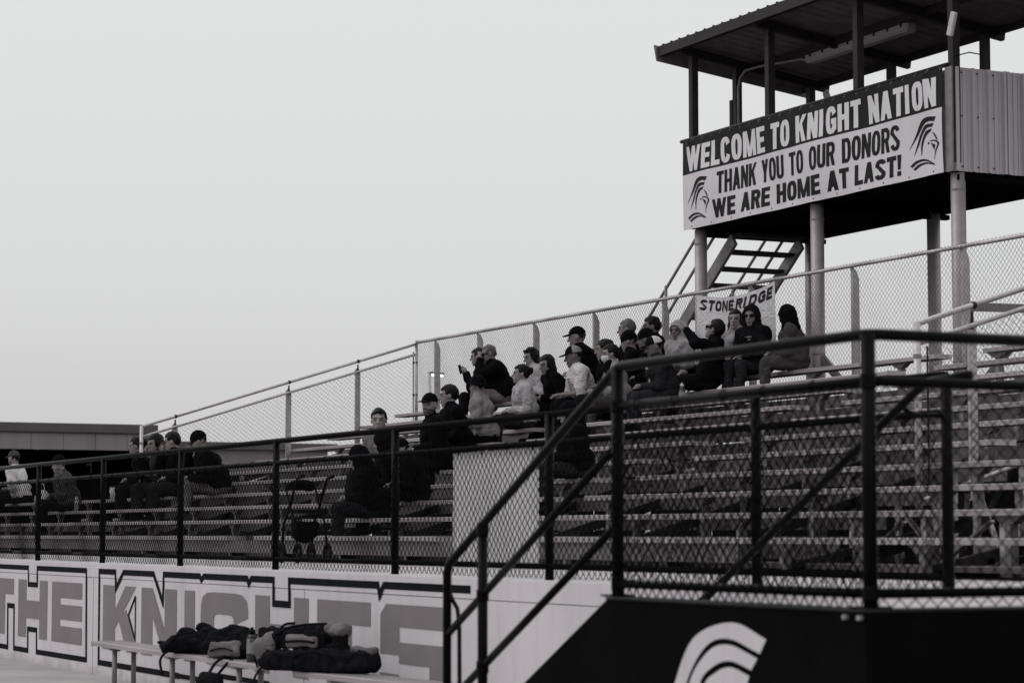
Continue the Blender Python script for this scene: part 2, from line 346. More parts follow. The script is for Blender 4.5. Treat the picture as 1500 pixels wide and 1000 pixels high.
# --- implicit solids (smooth unions meshed with surface nets): people, bags, hats
def d_rc(p, a, b, ra, rb):
    a = np.array(a, np.float32); b = np.array(b, np.float32); ab = b - a; t = np.clip(((p - a) @ ab) / max(float(ab @ ab), 1e-9), 0, 1)
    return np.linalg.norm(p - (a + t[..., None] * ab), axis=-1) - (ra + (rb - ra) * t)
def d_el(p, c, r, R=None):
    q = p - np.array(c, np.float32)
    if R is not None: q = q @ np.array(R, np.float32)
    r = np.array(r, np.float32); k0 = np.linalg.norm(q / r, axis=-1); k1 = np.linalg.norm(q / (r * r), axis=-1)
    return k0 * (k0 - 1) / np.maximum(k1, 1e-6)
def smin(a, b, k):
    h = np.clip(.5 + .5 * (b - a) / k, 0, 1); return b * (1 - h) + a * h - k * h * (1 - h)
def grid(lo, hi, h):
    lo = np.array(lo); n = np.ceil((np.array(hi) - lo) / h).astype(int) + 1
    ax = [lo[i] + h * np.arange(n[i]) for i in range(3)]
    return np.stack(np.meshgrid(*ax, indexing='ij'), -1).astype(np.float32), lo
def nets(D, lo, h):
    S = D < 0; nx, ny, nz = D.shape
    acc = np.zeros((nx - 1, ny - 1, nz - 1, 3), np.float32); cnt = np.zeros((nx - 1, ny - 1, nz - 1), np.float32); faces = []
    I = np.stack(np.meshgrid(*[np.arange(k) for k in D.shape], indexing='ij'), -1).astype(np.float32)
    sl = lambda a, b: tuple(slice(x, y) for x, y in zip(a, b))
    crosses = []
    for ax in range(3):
        A = [slice(None)] * 3; B = [slice(None)] * 3; A[ax] = slice(0, -1); B[ax] = slice(1, None)
        d0, d1 = D[tuple(A)], D[tuple(B)]; cr = (S[tuple(A)] != S[tuple(B)])
        t = np.where(cr, d0 / np.where(cr, d0 - d1, 1), 0); pos = I[tuple(A)].copy(); pos[..., ax] += t
        pos *= cr[..., None]; o1, o2 = [k for k in range(3) if k != ax]
        for s1 in (0, 1):
            for s2 in (0, 1):
                q = [slice(None)] * 3; q[o1] = slice(s1, (None if s1 else -1)); q[o2] = slice(s2, (None if s2 else -1))
                acc += pos[tuple(q)]; cnt += cr[tuple(q)]
        crosses.append((cr, S[tuple(A)], o1, o2))
    act = cnt > 0; idx = np.full(act.shape, -1, np.int64); idx[act] = np.arange(act.sum())
    V = acc[act] / cnt[act][:, None]
    for ax, (cr, s0, o1, o2) in enumerate(crosses):
        q = [slice(None)] * 3; q[o1] = slice(1, -1); q[o2] = slice(1, -1)
        w = np.argwhere(cr[tuple(q)]); 
        if not len(w): continue
        w[:, o1] += 1; w[:, o2] += 1
        def cell(a, b): c = w.copy(); c[:, o1] += a; c[:, o2] += b; return idx[c[:, 0], c[:, 1], c[:, 2]]
        Q = np.stack([cell(-1, -1), cell(0, -1), cell(0, 0), cell(-1, 0)], -1)
        ins = s0[w[:, 0], w[:, 1], w[:, 2]]; flip = ins if ax != 1 else ~ins
        Q[~flip] = Q[~flip][:, ::-1]; faces.append(Q)
    Q = np.concatenate(faces); return V * h + np.array(lo), Q, V
def fold(P, sd):                                      # irregular cloth folds: warped sines along random directions
    r = np.random.default_rng(int(sd * 977) % 100000); o = np.zeros(P.shape[:3], np.float32)
    for k in range(5):
        d = r.normal(size=3); d = (d / np.linalg.norm(d)).astype(np.float32); e_ = r.normal(size=3).astype(np.float32); fr = r.uniform(20, 62)
        o += (np.sin((P @ d) * fr + r.uniform(0, 6) + 1.8 * np.sin((P @ e_) * fr * .35)) * (22 / fr)).astype(np.float32)
    return o * .6
def d_bx(p, c, b_, r):                                # rounded box
    q = np.abs(p - np.array(c, np.float32)) - np.array(b_, np.float32) + r
    return np.linalg.norm(np.maximum(q, 0), axis=-1) + np.minimum(q.max(-1), 0) - r
def solid(name, m, parent, prims, h, k, noise=0., org=(0, 0, 0), cut=None):   # prims: list of functions p -> distance
    lo, hi = prims[0]; P, l0 = grid(lo, hi, h); D = None
    for fn in prims[1:]:
        d = fn(P); D = d if D is None else smin(D, d, k)
    if cut is not None: D = np.maximum(D, cut(P))
    if noise: D = D + noise * fold(P, len(name) * 1.7)
    V, Q, _ = nets(D, l0, h); return arr_mesh(name, V, Q, m, parent, True, org)

# ================================================================== SETTING
YW = 7.05; ZT = 1.146; ZF = 1.136            # painted wall face, its top, level of the walkway behind it
b = MB(); b.quad((-900, -900, 0), (900, -900, 0), (900, 900, 0), (-900, 900, 0))
tag(b.build('ground', M_GROUND), kind='structure')
box('track_apron', M_CONC, None, -200, 40, 2.6, YW + .02, -.10, .004)['kind'] = 'structure'
box('walkway', M_CONCL, None, -300, 60, YW + .26, 300, -.1, ZF)['kind'] = 'structure'
b = MB(); b.box(-9.80, -7.86, 5.46, YW + .27, -.1, ZF - .002); tag(b.build('landing_floor', M_CONCL), kind='structure')

box('shade_darkened_ground', mat('shade_darkened_ground', (.055, .048, .049), .95, 0, 2, .35, .5, 40, spec=.05), None, -300, 60, 10.02, 300, ZF - .05, ZF + .005)['kind'] = 'structure'  # dark sheet that puts the shade under the bleachers into the ground colour
# ---- painted retaining wall
wall = empty('retaining_wall', (-28, YW, 0), 'long white painted retaining wall lettered THE KNIGHTS below the black fence', 'wall')
box('wall_face', M_WHITEWALL, wall, -80, -9.80, YW, YW + .25, -.1, .996)
box('coping', M_WHITEWALL, wall, -80, -9.80, YW - .003, YW + .255, 1.0, ZT, bevel=.004)
b = MB(); b.box(-80, -9.80, YW + .02, YW + .24, .994, 1.002); b.build('mortar_joint', M_GREYLET, wall)
for _x in (-48.9, -42.8, -36.7, -30.6, -24.47, -18.40, -12.3):
    b = MB(); b.box(_x - .004, _x + .004, YW - .0022, YW + .01, .0, .995); b.build('control_joint', M_GREYLET, wall)
wfn = lambda x, z, d: (x, YW - .0035 - d, z)
Z0, Z1 = .285, .93
def wl(polys): return sheet_print('letter', M_GREYLET, wall, polys, wfn, .0)
wl([_b(-28.85, -27.73, .75, Z1), _b(-28.45, -28.13, Z0, .75)])
def wH(a, c): wl([_b(a, a + .36, Z0, Z1), _b(c - .33, c, Z0, Z1), _b(a + .36, c - .33, .50, .70)])
wH(-27.52, -26.26)
wl([_b(-26.07, -25.73, Z0, Z1), _b(-25.73, -24.88, .76, Z1), _b(-25.73, -24.88, .53, .69), _b(-25.73, -24.88, Z0, .46)])
wl([_b(-24.11, -23.68, Z0, Z1), [(-23.68, .50), (-23.68, .69), (-23.34, Z1), (-22.98, Z1)], [(-23.28, Z0), (-22.90, Z0), (-23.30, .70), (-23.56, .60)]])
wl([_b(-22.80, -22.44, Z0, Z1), _b(-22.06, -21.70, Z0, Z1), [(-22.06, Z0), (-22.06, .55), (-22.44, Z1), (-22.44, .66)]])
wl([_b(-21.47, -21.17, Z0, Z1)])
_G = _ring(-21.0, -19.74, Z0, Z1, .36, .19, 20, 340, 30, 6)
wl(_G + [_b(-20.40, -19.76, .47, .60), _b(-20.1, -19.76, .33, .47)])
wH(-19.56, -18.30)
wl([_b(-18.11, -17.0, .75, Z1), _b(-17.73, -17.38, Z0, .75)])
wl([[(-16.81, .56), (-16.45, .56), (-16.45, .90), (-16.81, .85)], [(-16.81, .85), (-16.45, .90), (-16.45, Z1), (-16.70, Z1)], _b(-16.45, -15.58, .765, Z1), _b(-16.45, -15.58, .50, .655), _b(-15.90, -15.58, .34, .50), _b(-16.45, -15.58, .28, .375), _b(-16.81, -16.45, .28, .42)])
def outline(pts, t=.028, closed=False):               # strip along a polyline with mitred corners
    P = [np.array(p, float) for p in pts]; n = len(P); o = []; i_ = []
    for k in range(n):
        d0 = P[k] - P[k - 1] if k else P[1] - P[0]; d1 = P[k + 1] - P[k] if k < n - 1 else d0
        d0 = d0 / np.linalg.norm(d0); d1 = d1 / np.linalg.norm(d1); n0 = np.array((-d0[1], d0[0])); n1 = np.array((-d1[1], d1[0]))
        mtr = n0 + n1; mtr = mtr / max(np.linalg.norm(mtr), .3); kk = 1 / max(mtr @ n0, .45); o.append(tuple(P[k] + mtr * t * kk)); i_.append(tuple(P[k] - mtr * t * kk))
    return band(o, i_)
OL = outline([(-29.6, 1.065), (-27.09, 1.065), (-27.08, .88), (-26.7, .88), (-26.7, 1.065), (-24.73, 1.065), (-24.70, .145), (-26.69, .14), (-26.7, .38), (-27.08, .38), (-27.07, .14), (-27.69, .14), (-27.71, .62), (-28.0, .62), (-27.98, .14), (-28.6, .14)])
sheet_print('letter_outline', M_BLKLET, wall, OL, wfn, .0)
OL = outline([(-21.6, .14), (-24.24, .14), (-24.25, 1.065), (-23.68, 1.065), (-23.66, .90), (-23.40, 1.065), (-22.41, 1.065), (-22.12, .80), (-22.10, 1.065), (-21.03, 1.065), (-20.99, 1.03), (-20.92, 1.065), (-19.76, 1.065), (-19.72, 1.02), (-19.66, 1.065), (-19.11, 1.065), (-19.11, .87), (-18.73, .87), (-18.74, 1.065), (-16.85, 1.065), (-16.82, .99), (-16.74, 1.065), (-15.2, 1.065)])
OL += outline([(-22.99, .84), (-23.22, .65), (-22.99, .42), (-22.99, .84)], .016) + outline([(-23.68, .13), (-23.66, .30), (-23.50, .30)], .016) + []
OL += outline([(-21.6, .14), (-20.9, .14), (-20.8, .20), (-19.2, .20), (-19.1, .14), (-15.2, .14)], .022)
sheet_print('letter_outline', M_BLKLET, wall, OL, wfn, .002)

# ---- black fence on the wall
FZ_T, FZ_M, FZ_B = 2.23, 2.045, 1.235
fence = empty('wall_top_fence', (-28, YW + .1, ZT), 'black chain-link guard fence standing on the white lettered wall', 'fence')
yf = YW + .10
KF = yf / 7.05
XP = [-9.69 * KF] + [(-11.46 - 2.54 * k) * KF for k in range(15)]
XE = XP[-1]
b = MB(); b.tube([(XP[0], yf, ZT - .02), (XP[0], yf, FZ_T)], .030, 10); post0 = b.build('post', M_BLACK, fence, True)
for x in XP[1:]: copyto(post0, fence, (x - XP[0], 0, 0))
for z, r in ((FZ_T, .024), (FZ_M, .021), (FZ_B, .021)):
    b = MB(); b.tube([(XE, yf, z), (XP[0], yf, z)], r, 10); b.build('rail', M_BLACK, fence, True)
cl0 = chain_link('chain_link', M_BWIRE, fence, (XP[2], yf - .028, ZT + .012), (1, 0, 0), (0, 0, 1), 2.54 * KF, FZ_M - ZT, r=.0028)
for k in range(3, len(XP)): copyto(cl0, fence, (XP[k] - XP[2], 0, 0))
chain_link('chain_link', M_BWIRE, fence, (XP[1], yf - .028, ZT + .012), (1, 0, 0), (0, 0, 1), 1.77 * KF, FZ_M - ZT, r=.0028)
b = MB()
b.tube([(0, yf, FZ_M - .026), (.012, yf - .032, FZ_M - .01), (.016, yf - .028, FZ_M + .014), (.01, yf, FZ_M + .026)], .0035, 5); tie0 = b.build('tie_wire', M_BWIRE, fence)
tie0.location.x += XP[1] - .3
for k in range(1, 85): copyto(tie0, fence, (-.42 * k - .05 * math.sin(k * 5), 0, -.0))

# ---- landing, stair and their rails
YL = 5.308; XC = -7.835; XS = -9.95; SLOPE = .495; XB = -12.25
land = empty('stair_landing', (XC - 1, YL, 0), 'black painted landing and stair wall with a white helmet crest emblem', 'stair')
zs = lambda x: ZT + (x - XS) * SLOPE
b = MB(); b.prism([(XB, -.05), (XC, -.05), (XC, ZT), (XS, ZT), (XB, zs(XB))], 'y', YL, YL + .15); b.build('parapet', M_BWALL, land)
b = MB(); b.box(XS + .0, XC + .012, YL - .012, YL + .162, ZT, ZT + .012); b.build('parapet_cap', mat('lighter_cap_black', (.010, .0105, .012), .6, 0, 5, .5, .2, 30, spec=.2), land, bevel=.004)  # cap colour a little lighter than the parapet face
b = MB(); b.box(XC - .162, XC + .012, YL + .163, YW + .27, ZT, ZT + .0115); b.build('parapet_cap', MATS['lighter_cap_black'], land, bevel=.004)
b = MB(); b.prism([(YL + .15, -.05), (YW + .27, -.05), (YW + .27, ZT), (YL + .15, ZT)], 'x', XC - .15, XC); b.build('end_wall', M_BWALL, land)
for k in range(7):
    x1 = XS - .05 - k * .32; z1 = ZF - (k + 1) * .162
    if z1 > .02: box('step', M_CONC, land, x1 - .33, x1, YL + .152, YW - .004, 0, z1)
ef = lambda x, z, d: (x, YL - .003 - d, z)
def EB(o, i): return band(crv(o, 20), crv(i, 20))
crest = [EB([(-9.40, .60), (-9.315, .796), (-9.146, 1.002), (-8.825, 1.077), (-8.555, 1.016)], [(-9.25, .60), (-9.214, .80), (-9.05, .965), (-8.857, 1.008), (-8.605, .955)])]
crest += [EB([(-9.20, .60), (-9.19, .80), (-9.03, .945), (-8.855, .983), (-8.625, .935)], [(-9.09, .60), (-9.10, .80), (-8.985, .885), (-8.843, .915), (-8.675, .885)])]
crest += [EB([(-9.04, .60), (-9.065, .79), (-8.965, .86), (-8.84, .889), (-8.69, .86)], [(-8.90, .60), (-8.90, .70), (-8.87, .76), (-8.81, .79), (-8.73, .78)])]
crest += [EB([(-8.70, .74), (-8.52, .62), (-8.45, .46)], [(-8.72, .70), (-8.56, .60), (-8.50, .47)]), EB([(-8.84, .46), (-8.62, .50), (-8.42, .43), (-8.52, .22)], [(-8.84, .43), (-8.62, .46), (-8.50, .41), (-8.56, .24)])]
crest += [EB([(-9.35, .08), (-9.05, .22), (-8.6, .12)], [(-9.28, .04), (-9.02, .16), (-8.62, .08)])]
for _pl in crest: sheet_print('crest_emblem', M_WHITEWALL, land, _pl, ef, .0, 0)
lf = empty('landing_railing', (XC, YL + .07, ZT), 'black pipe railing with chain-link around the black landing and down its stair', 'railing')
ry = YL + .075; rx = XC - .075
XPL = onY(905, 700, ry).x
for x, z in ((XPL, 1.12), (rx, 1.12)):
    b = MB(); b.tube([(x, ry, z), (x, ry, FZ_T)], .030, 12); b.build('post', M_BLACK, lf, True)
b = MB(); b.tube([(rx, YW + .1, 1.12), (rx, YW + .1, FZ_T)], .028, 10); b.build('post', M_BLACK, lf, True)
xe = onY(655, 880, ry).x; ze = FZ_T + (xe - XPL) * SLOPE; xm = onY(707, 880, ry).x
# top rail: landing side, corner, front, down the stair, drop at the end
b = MB(); b.tube([(rx, YW + .1, FZ_T), (rx, ry + .06, FZ_T), (rx - .02, ry + .02, FZ_T), (rx - .06, ry, FZ_T), (XPL + .03, ry, FZ_T), (XPL - .03, ry, FZ_T - .02), (xe + .03, ry, ze + .02), (xe, ry, ze - .03), (xe, ry, 0)], .0235, 12); b.build('top_rail', M_BLACK, lf, True)
for z in (FZ_M, 1.217):
    b = MB(); b.tube([(XPL, ry, z), (rx, ry, z), (rx, YW + .1, z)], .021, 10); b.build('rail', M_BLACK, lf, True)
for dz in (.365, .735):
    x0 = XPL if dz < .5 else XPL + .0
    b = MB(); b.tube([(XPL, ry, FZ_T - dz), (xe if dz < .5 else (xe - .15), ry, FZ_T - dz + ((xe if dz < .5 else (xe - .15)) - XPL) * SLOPE)], .0205, 10); b.build('rail', M_BLACK, lf, True)
b = MB(); b.tube([(xm, ry, 0), (xm, ry, FZ_T + (xm - XPL) * SLOPE)], .027, 10); b.build('post', M_BLACK, lf, True)
chain_link('chain_link', M_BWIRE, lf, (XPL, ry - .028, ZT + .014), (1, 0, 0), (0, 0, 1), rx - XPL, FZ_M - ZT, r=.0034)
chain_link('chain_link', M_BWIRE, lf, (rx + .028, ry, ZT + .014), (0, 1, 0), (0, 0, 1), YW + .1 - ry, FZ_M - ZT, r=.0034)
for _x, _z in ((XPL, FZ_M), (XPL, 1.217), (rx, FZ_M), (rx, 1.217), (xm, FZ_T - .365 + (xm - XPL) * SLOPE), (xm, FZ_T - .735 + (xm - XPL) * SLOPE), (xm, FZ_T - .02 + (xm - XPL) * SLOPE)):
    b = MB(); b.tube([(_x, ry, _z - .03), (_x, ry, _z - .022), (_x, ry, _z + .022), (_x, ry, _z + .03)], .033, 12); b.build('weld_collar', M_BLACK, lf, True)
for _x in (XPL, rx):
    box('base_plate', M_BLACK, lf, _x - .06, _x + .06, ry - .06, ry + .06, ZT + .0125, ZT + .022)
b = MB(); b.tube([(XPL + .2, ry, FZ_M - .026), (XPL + .21, ry - .032, FZ_M - .01), (XPL + .214, ry - .028, FZ_M + .014), (XPL + .21, ry, FZ_M + .026)], .0035, 5); _t = b.build('tie_wire', M_BWIRE, lf)
for k in range(1, 5): copyto(_t, lf, (.37 * k + .03 * math.sin(k * 4), 0, 0))
b = MB()
for dx in (-.05, .05): b.tube([(rx + dx, YL - .02, ZT - .02), (rx + dx, YL, ZT - .02)], .010, 8)
b.build('anchor_bolt', M_GALV, lf)
hr = empty('stair_handrail', (-9.7, 6.9, ZF), 'black sloping stair handrail with a level top end against the white wall', 'handrail')
b = MB(); b.tube([(-9.27, 6.88, 2.19), (-9.62, 6.88, 2.175), (-9.74, 6.88, 2.12), (-11.74, 6.88, 1.085), (-12.0, 6.88, .99), (-12.06, 6.88, .90), (-12.06, 6.88, 0)], .024, 10); b.build('rail', M_BLACK, hr, True)
b = MB(); b.tube([(-9.83, 6.88, 2.07), (-9.83, 6.95, 2.03), (-9.83, 7.14, 2.03)], .014, 8); b.build('bracket', M_BLACK, hr, True)
# loose black cable beside the foot of the railing
b = MB(); _c = onY(663, 862, ry + .03); b.tube([(_c.x - .05, ry + .03, 1.15), (_c.x - .02, ry + .035, 1.10), (_c.x + .04, ry + .04, 1.05), (_c.x + .065, ry + .04, .95), (_c.x + .07, ry + .04, .6), (_c.x + .07, ry + .04, 0)], .012, 7)
tag(b.build('hanging_cable', M_RUBBER, None, True), 'thin black cable hanging beside the end post of the stair railing', 'cable')

# ================================================================== BLEACHERS
T_, R_, YR0, ZR0, NR = .61, .2032, 9.92, 1.418, 11
XL, XR = -37.7, -16.36
rowY = lambda n: YR0 + T_ * n
rowZ = lambda n: ZR0 + R_ * n
bl = empty('bleachers', (-28, YR0, ZF), 'long aluminium bleachers with eleven rows of bench planks', 'bleachers')
AIS = [(-28.6, -27.6), (-22.3, -21.35)]
def plank(name, x0, x1, y0, y1, z1, t, m):
    b = MB(); b.prism([(y0, z1 - t), (y0 + .012, z1 - t), (y0 + .012, z1 - .012), (y1 - .012, z1 - .012), (y1 - .012, z1 - t), (y1, z1 - t), (y1, z1 - .006), (y1 - .006, z1), (y0 + .006, z1), (y0, z1 - .006)], 'x', x0, x1)
    return b.build(name, m, bl)
FRX = [-47 + 1.83 * k for k in range(20)]
for n in range(NR):
    a0, a1 = (-47.0, -10.9) if n <= 3 else (XL + .05, XR - .05)
    segs = [(a0, AIS[0][0]), (AIS[0][1], AIS[1][0]), (AIS[1][1], a1)]
    Y, Z = rowY(n), rowZ(n)
    for s0, s1 in segs:
        j = random.uniform(-.05, .05); cut = [s0 + j]
        L = s1 - s0; k = max(1, int(L / 6.2))
        for q in range(1, k): cut.append(s0 + L * q / k + random.uniform(-.4, .4))
        cut.append(s1 + random.uniform(-.06, .06))
        for _e, _sg in ((cut[0], -1), (cut[-1], 1)): box('end_cap', M_GALV, bl, _e - .004 + .004 * _sg, _e + .004 + .004 * _sg, Y - .002, Y + .252, Z - .048, Z + .003)
        for q in range(len(cut) - 1): plank('seat_plank', cut[q] + .003, cut[q + 1] - .003, Y, Y + .25, Z + random.uniform(-.003, .003), .046, M_ALU)
    if n:
        zf = Z - .40; k = 4 if n > 3 else 6
        for y0 in (Y - .345, Y - .165):
            for q in range(k):
                c0 = a0 + (a1 - a0) * q / k; c1 = a0 + (a1 - a0) * (q + 1) / k
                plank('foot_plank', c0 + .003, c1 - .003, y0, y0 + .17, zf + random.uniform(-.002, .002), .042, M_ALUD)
        r1 = min(a1, -16.5)
        for q in range(4):
            c0 = a0 + (r1 - a0) * q / 4; c1 = a0 + (r1 - a0) * (q + 1) / 4
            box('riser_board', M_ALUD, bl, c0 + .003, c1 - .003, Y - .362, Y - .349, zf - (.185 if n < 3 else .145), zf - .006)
    else:
        for q in range(6):
            c0 = a0 + (-16.5 - a0) * q / 6; c1 = a0 + (-16.5 - a0) * (q + 1) / 6
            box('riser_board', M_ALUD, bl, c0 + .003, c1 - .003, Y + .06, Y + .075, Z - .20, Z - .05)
# seat brackets: upright channel with a gusset, one mesh shared
bb = MB(); bb.box(-.03, .03, -.02, .05, -.40, -.05); bb.prism([(-.16, -.047), (.16, -.047), (.06, -.105), (-.06, -.105)], 'y', -.03, .05)
proto = None
for n in range(NR):
    a0, a1 = (-47.0, -10.9) if n <= 3 else (XL + .05, XR - .05)
    for x in FRX:
        x += (n % 3) * .18
        if not (a0 + .2 < x < a1 - .1) or any(p - .06 < x < q + .06 for p, q in AIS): continue
        if proto is None:
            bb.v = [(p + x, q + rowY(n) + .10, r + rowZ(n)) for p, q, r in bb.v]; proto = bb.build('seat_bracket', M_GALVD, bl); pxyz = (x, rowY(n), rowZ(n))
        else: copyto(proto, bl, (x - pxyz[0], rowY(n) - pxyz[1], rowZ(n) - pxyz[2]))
# steel frames under the planks
fr_lo = fr_hi = None
def frame(top):
    b = MB(); y1 = rowY(top) + .2; z1 = rowZ(top) - .46
    b.bar((0, YR0 + .1, ZF + .03), (0, y1, z1), .06, .09)
    b.bar((0, YR0 + .1, ZF + .03), (0, y1, ZF + .03), .06, .05)
    for k in range(1, top + 1, 2 if top > 4 else 1):
        y = rowY(k) + .05; zt = ZF + (z1 - ZF) * (y - YR0) / (y1 - YR0)
        b.box(-.03, .03, y - .03, y + .03, ZF, zt)
        if k + 1 <= top: b.bar((.035, y, ZF + .05), (.035, rowY(k + 1) + .05, zt + .08), .02, .05)
    return b
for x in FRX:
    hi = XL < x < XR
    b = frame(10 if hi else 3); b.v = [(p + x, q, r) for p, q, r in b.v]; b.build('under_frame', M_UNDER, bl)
# cross braces seen through the open right-hand end
for k, x in enumerate([-16.2, -14.4, -12.6]):
    b = MB(); b.bar((x, rowY(3) + .35, ZF + .02), (x + 1.2, rowY(3) + .35, 1.75), .05, .02); b.build('cross_brace', M_ALUD, bl); b = MB(); b.bar((x + .9, rowY(2), ZF + .02), (x + .3, rowY(2), 1.62), .05, .02); b.build('cross_brace', M_ALUD, bl)
for k in range(5):
    x = -16.3 + .95 * k; box('upright', M_GALV, bl, x, x + .07, rowY(3) + .1, rowY(3) + .16, ZF, rowZ(3) - .05)
    box('upright', M_GALV, bl, x + .4, x + .46, rowY(1) + .1, rowY(1) + .16, ZF, rowZ(1) - .05)
for k in range(9):
    x = -16.25 + .52 * k; box('upright', M_ALU, bl, x, x + .05, rowY(2) + .16, rowY(2) + .20, ZF, rowZ(2) - .05)
for k in range(4):
    x = -16.2 + 1.1 * k; b = MB(); b.bar((x, rowY(1) + .3, ZF + .02), (x + .75, rowY(1) + .3, rowZ(1) - .08), .045, .02); b.build('cross_brace', M_ALU, bl)
    b = MB(); b.bar((x + .55, rowY(3) + .2, ZF + .02), (x + .1, rowY(3) + .2, rowZ(3) - .08), .05, .02); b.build('cross_brace', M_ALU, bl)
box('sill_beam', M_ALU, bl, -16.3, -11, rowY(1) + .22, rowY(1) + .26, ZF + .006, ZF + .07)
b = MB(); b.box(-16.3, -11, rowY(3) + .3, rowY(3) + .34, ZF, ZF + .10); b.build('sill_beam', M_GALVD, bl)

# ---- galvanised fences of the bleachers
YB, ZB = 16.45, 4.688
bf = empty('back_fence', (-28, YB, 2.7), 'tall galvanised chain-link fence along the top row of the bleachers', 'fence')
b = MB(); b.tube([(XL, YB, ZB), (-14.5, YB, ZB)], .024, 10); b.build('top_rail', M_GALV, bf, True)
b = MB(); b.tube([(XL, YB, 2.9), (-14.5, YB, 2.9)], .02, 8); b.build('bottom_rail', M_GALV, bf, True)
b = MB(); b.tube([(XL, YB, 2.7), (XL, YB, ZB + .04)], .028, 10); b.build('end_post', M_GALV, bf, True)
proto = None
for x in (-36.98, -35.28, -33.24, -31.27, -29.2, -26.9, -24.52, -22.3, -20.1, -18.0, -16.4):
    if proto is None:
        b = MB(); b.prism([(YB + .045, 2.3), (YB + .125, 2.3), (YB + .125, ZB - .16), (YB + .09, ZB - .06), (YB + .045, ZB - .015)], 'x', x - .006, x); b.box(x - .05, x, YB + .033, YB + .045, 2.3, ZB - .015); proto = b.build('channel_post', M_GALV, bf); px0 = x
    else: copyto(proto, bf, (x - px0, 0, 0))
chain_link('chain_link', M_WIRE, bf, (XL + .02, YB - .02, 2.92), (1, 0, 0), (0, 0, 1), -14.5 - XL, ZB + .062 - 2.92, r=.0020)
b = MB(); b.tube([(XL - .06, YB - .03, 3.0), (XL - .06, YB - .03, ZB - .15)], .010, 6)
for z in (3.2, 3.8, 4.35): b.bar((XL - .07, YB - .03, z), (XL + .03, YB, z), .03, .03)
b.build('tension_bar', M_DARKSTEEL, bf)
def side_fence(x, label, front=11.62):
    f = empty('side_fence', (x, front, 1.7), label, 'fence', 'sloping end fences of the bleachers')
    sl_ = (ZB - .02 - 3.165) / (YB - front); zt = lambda y: 3.165 + (y - front) * sl_
    b = MB(); b.tube([(x, front, zt(front)), (x, YB, zt(YB))], .024, 10); b.build('handrail', M_GALV, f, True)
    b = MB(); b.tube([(x, front, zt(front) - .165), (x, YB, zt(YB) - .175)], .021, 10); b.build('top_rail', M_GALV, f, True)
    b = MB(); b.tube([(x, front + .06, zt(front) - 1.44), (x, YB, zt(YB) - 1.44)], .02, 8); b.build('bottom_rail', M_GALV, f, True)
    b = MB(); b.tube([(x, front, 1.55), (x, front, zt(front) + .015)], .030, 12); b.build('front_post', M_GALV, f, True)
    b = MB()
    for z in (2.0, 2.55, 2.9): b.tube([(x, front, z - .015), (x, front, z + .015)], .036, 12)
    b.build('clamp_band', M_GALVD, f)
    b = MB(); b.tube([(x, front + .10, 1.75), (x, front + .10, zt(front) - .18)], .009, 6); b.build('tension_bar', M_DARKSTEEL, f)
    for y in (12.19, 14.15, 15.385):
        b = MB(); b.prism([(y - .05, rowZ(0) + .333 * (y - YR0) - .45), (y + .05, rowZ(0) + .333 * (y - YR0) - .45), (y + .05, zt(y) - .17), (y + .012, zt(y) - .09), (y - .05, zt(y) - .14)], 'x', x - .035, x - .028); b.box(x - .035, x + .0, y - .05, y - .044, rowZ(0) + .333 * (y - YR0) - .44, zt(y) - .16); p = b.build('channel_post', M_GALV, f)
        b = MB(); b.tube([(x - .02, y, zt(y) - .20), (x - .02, y, zt(y) - .05)], .014, 6); b.tube([(x, y - .018, zt(y)), (x, y + .018, zt(y))], .031, 12); b.build('rail_clamp', M_DARKSTEEL, f)
    n0 = np.array((0, 1, sl_)); chain_link('chain_link', M_WIRE, f, (x - .026, front + .1, zt(front) + .03 - 1.44), n0 / 1.0, (0, 0, 1), YB - front - .1, 1.30, r=.0022)
    return f
side_fence(XL, 'sloping galvanised chain-link fence closing the far end of the bleachers, with the long building beyond')
side_fence(XR, 'sloping galvanised chain-link fence closing the bleachers end nearer the press box siding')

# ================================================================== PRESS BOX TOWER
YT = 17.0; XA, XZ = -29.48, -23.22; ZD0, ZD1 = 5.72, 6.97; YTB = 19.2
tw = empty('press_box', (-26.3, 18.1, ZF), 'raised open press box on round steel columns with a ribbed metal roof', 'press box')
b = MB(); b.tube([(XA + .21, YT + .13, ZF), (XA + .21, YT + .13, ZD0 - .02)], .088, 20); c0 = b.build('column', M_TOWERCOL, tw, True)
for dx, dy in ((2.98, 0), (6.02, 0), (0, 1.83), (2.98, 1.83), (6.02, 1.83)): copyto(c0, tw, (dx, dy, 0))
for z in (3.75, 5.5):
    b = MB(); b.tube([(XA + .21, YT + .13, z - .012), (XA + .21, YT + .13, z + .012)], .0905, 20); k0 = b.build('weld_band', M_GALVD, tw)
    for dx, dy in ((2.98, 0), (6.02, 0)): copyto(k0, tw, (dx, dy, 0))
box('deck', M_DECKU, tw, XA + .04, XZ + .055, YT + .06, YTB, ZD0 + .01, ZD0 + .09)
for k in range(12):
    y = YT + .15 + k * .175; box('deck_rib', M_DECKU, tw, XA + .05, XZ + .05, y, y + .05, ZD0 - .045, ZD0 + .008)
for x in (XA + .21, XA + 3.19, XZ): box('deck_beam', M_DECKU, tw, x - .05, x + .05, YT + .07, YTB - .01, ZD0 - .11, ZD0 - .047)
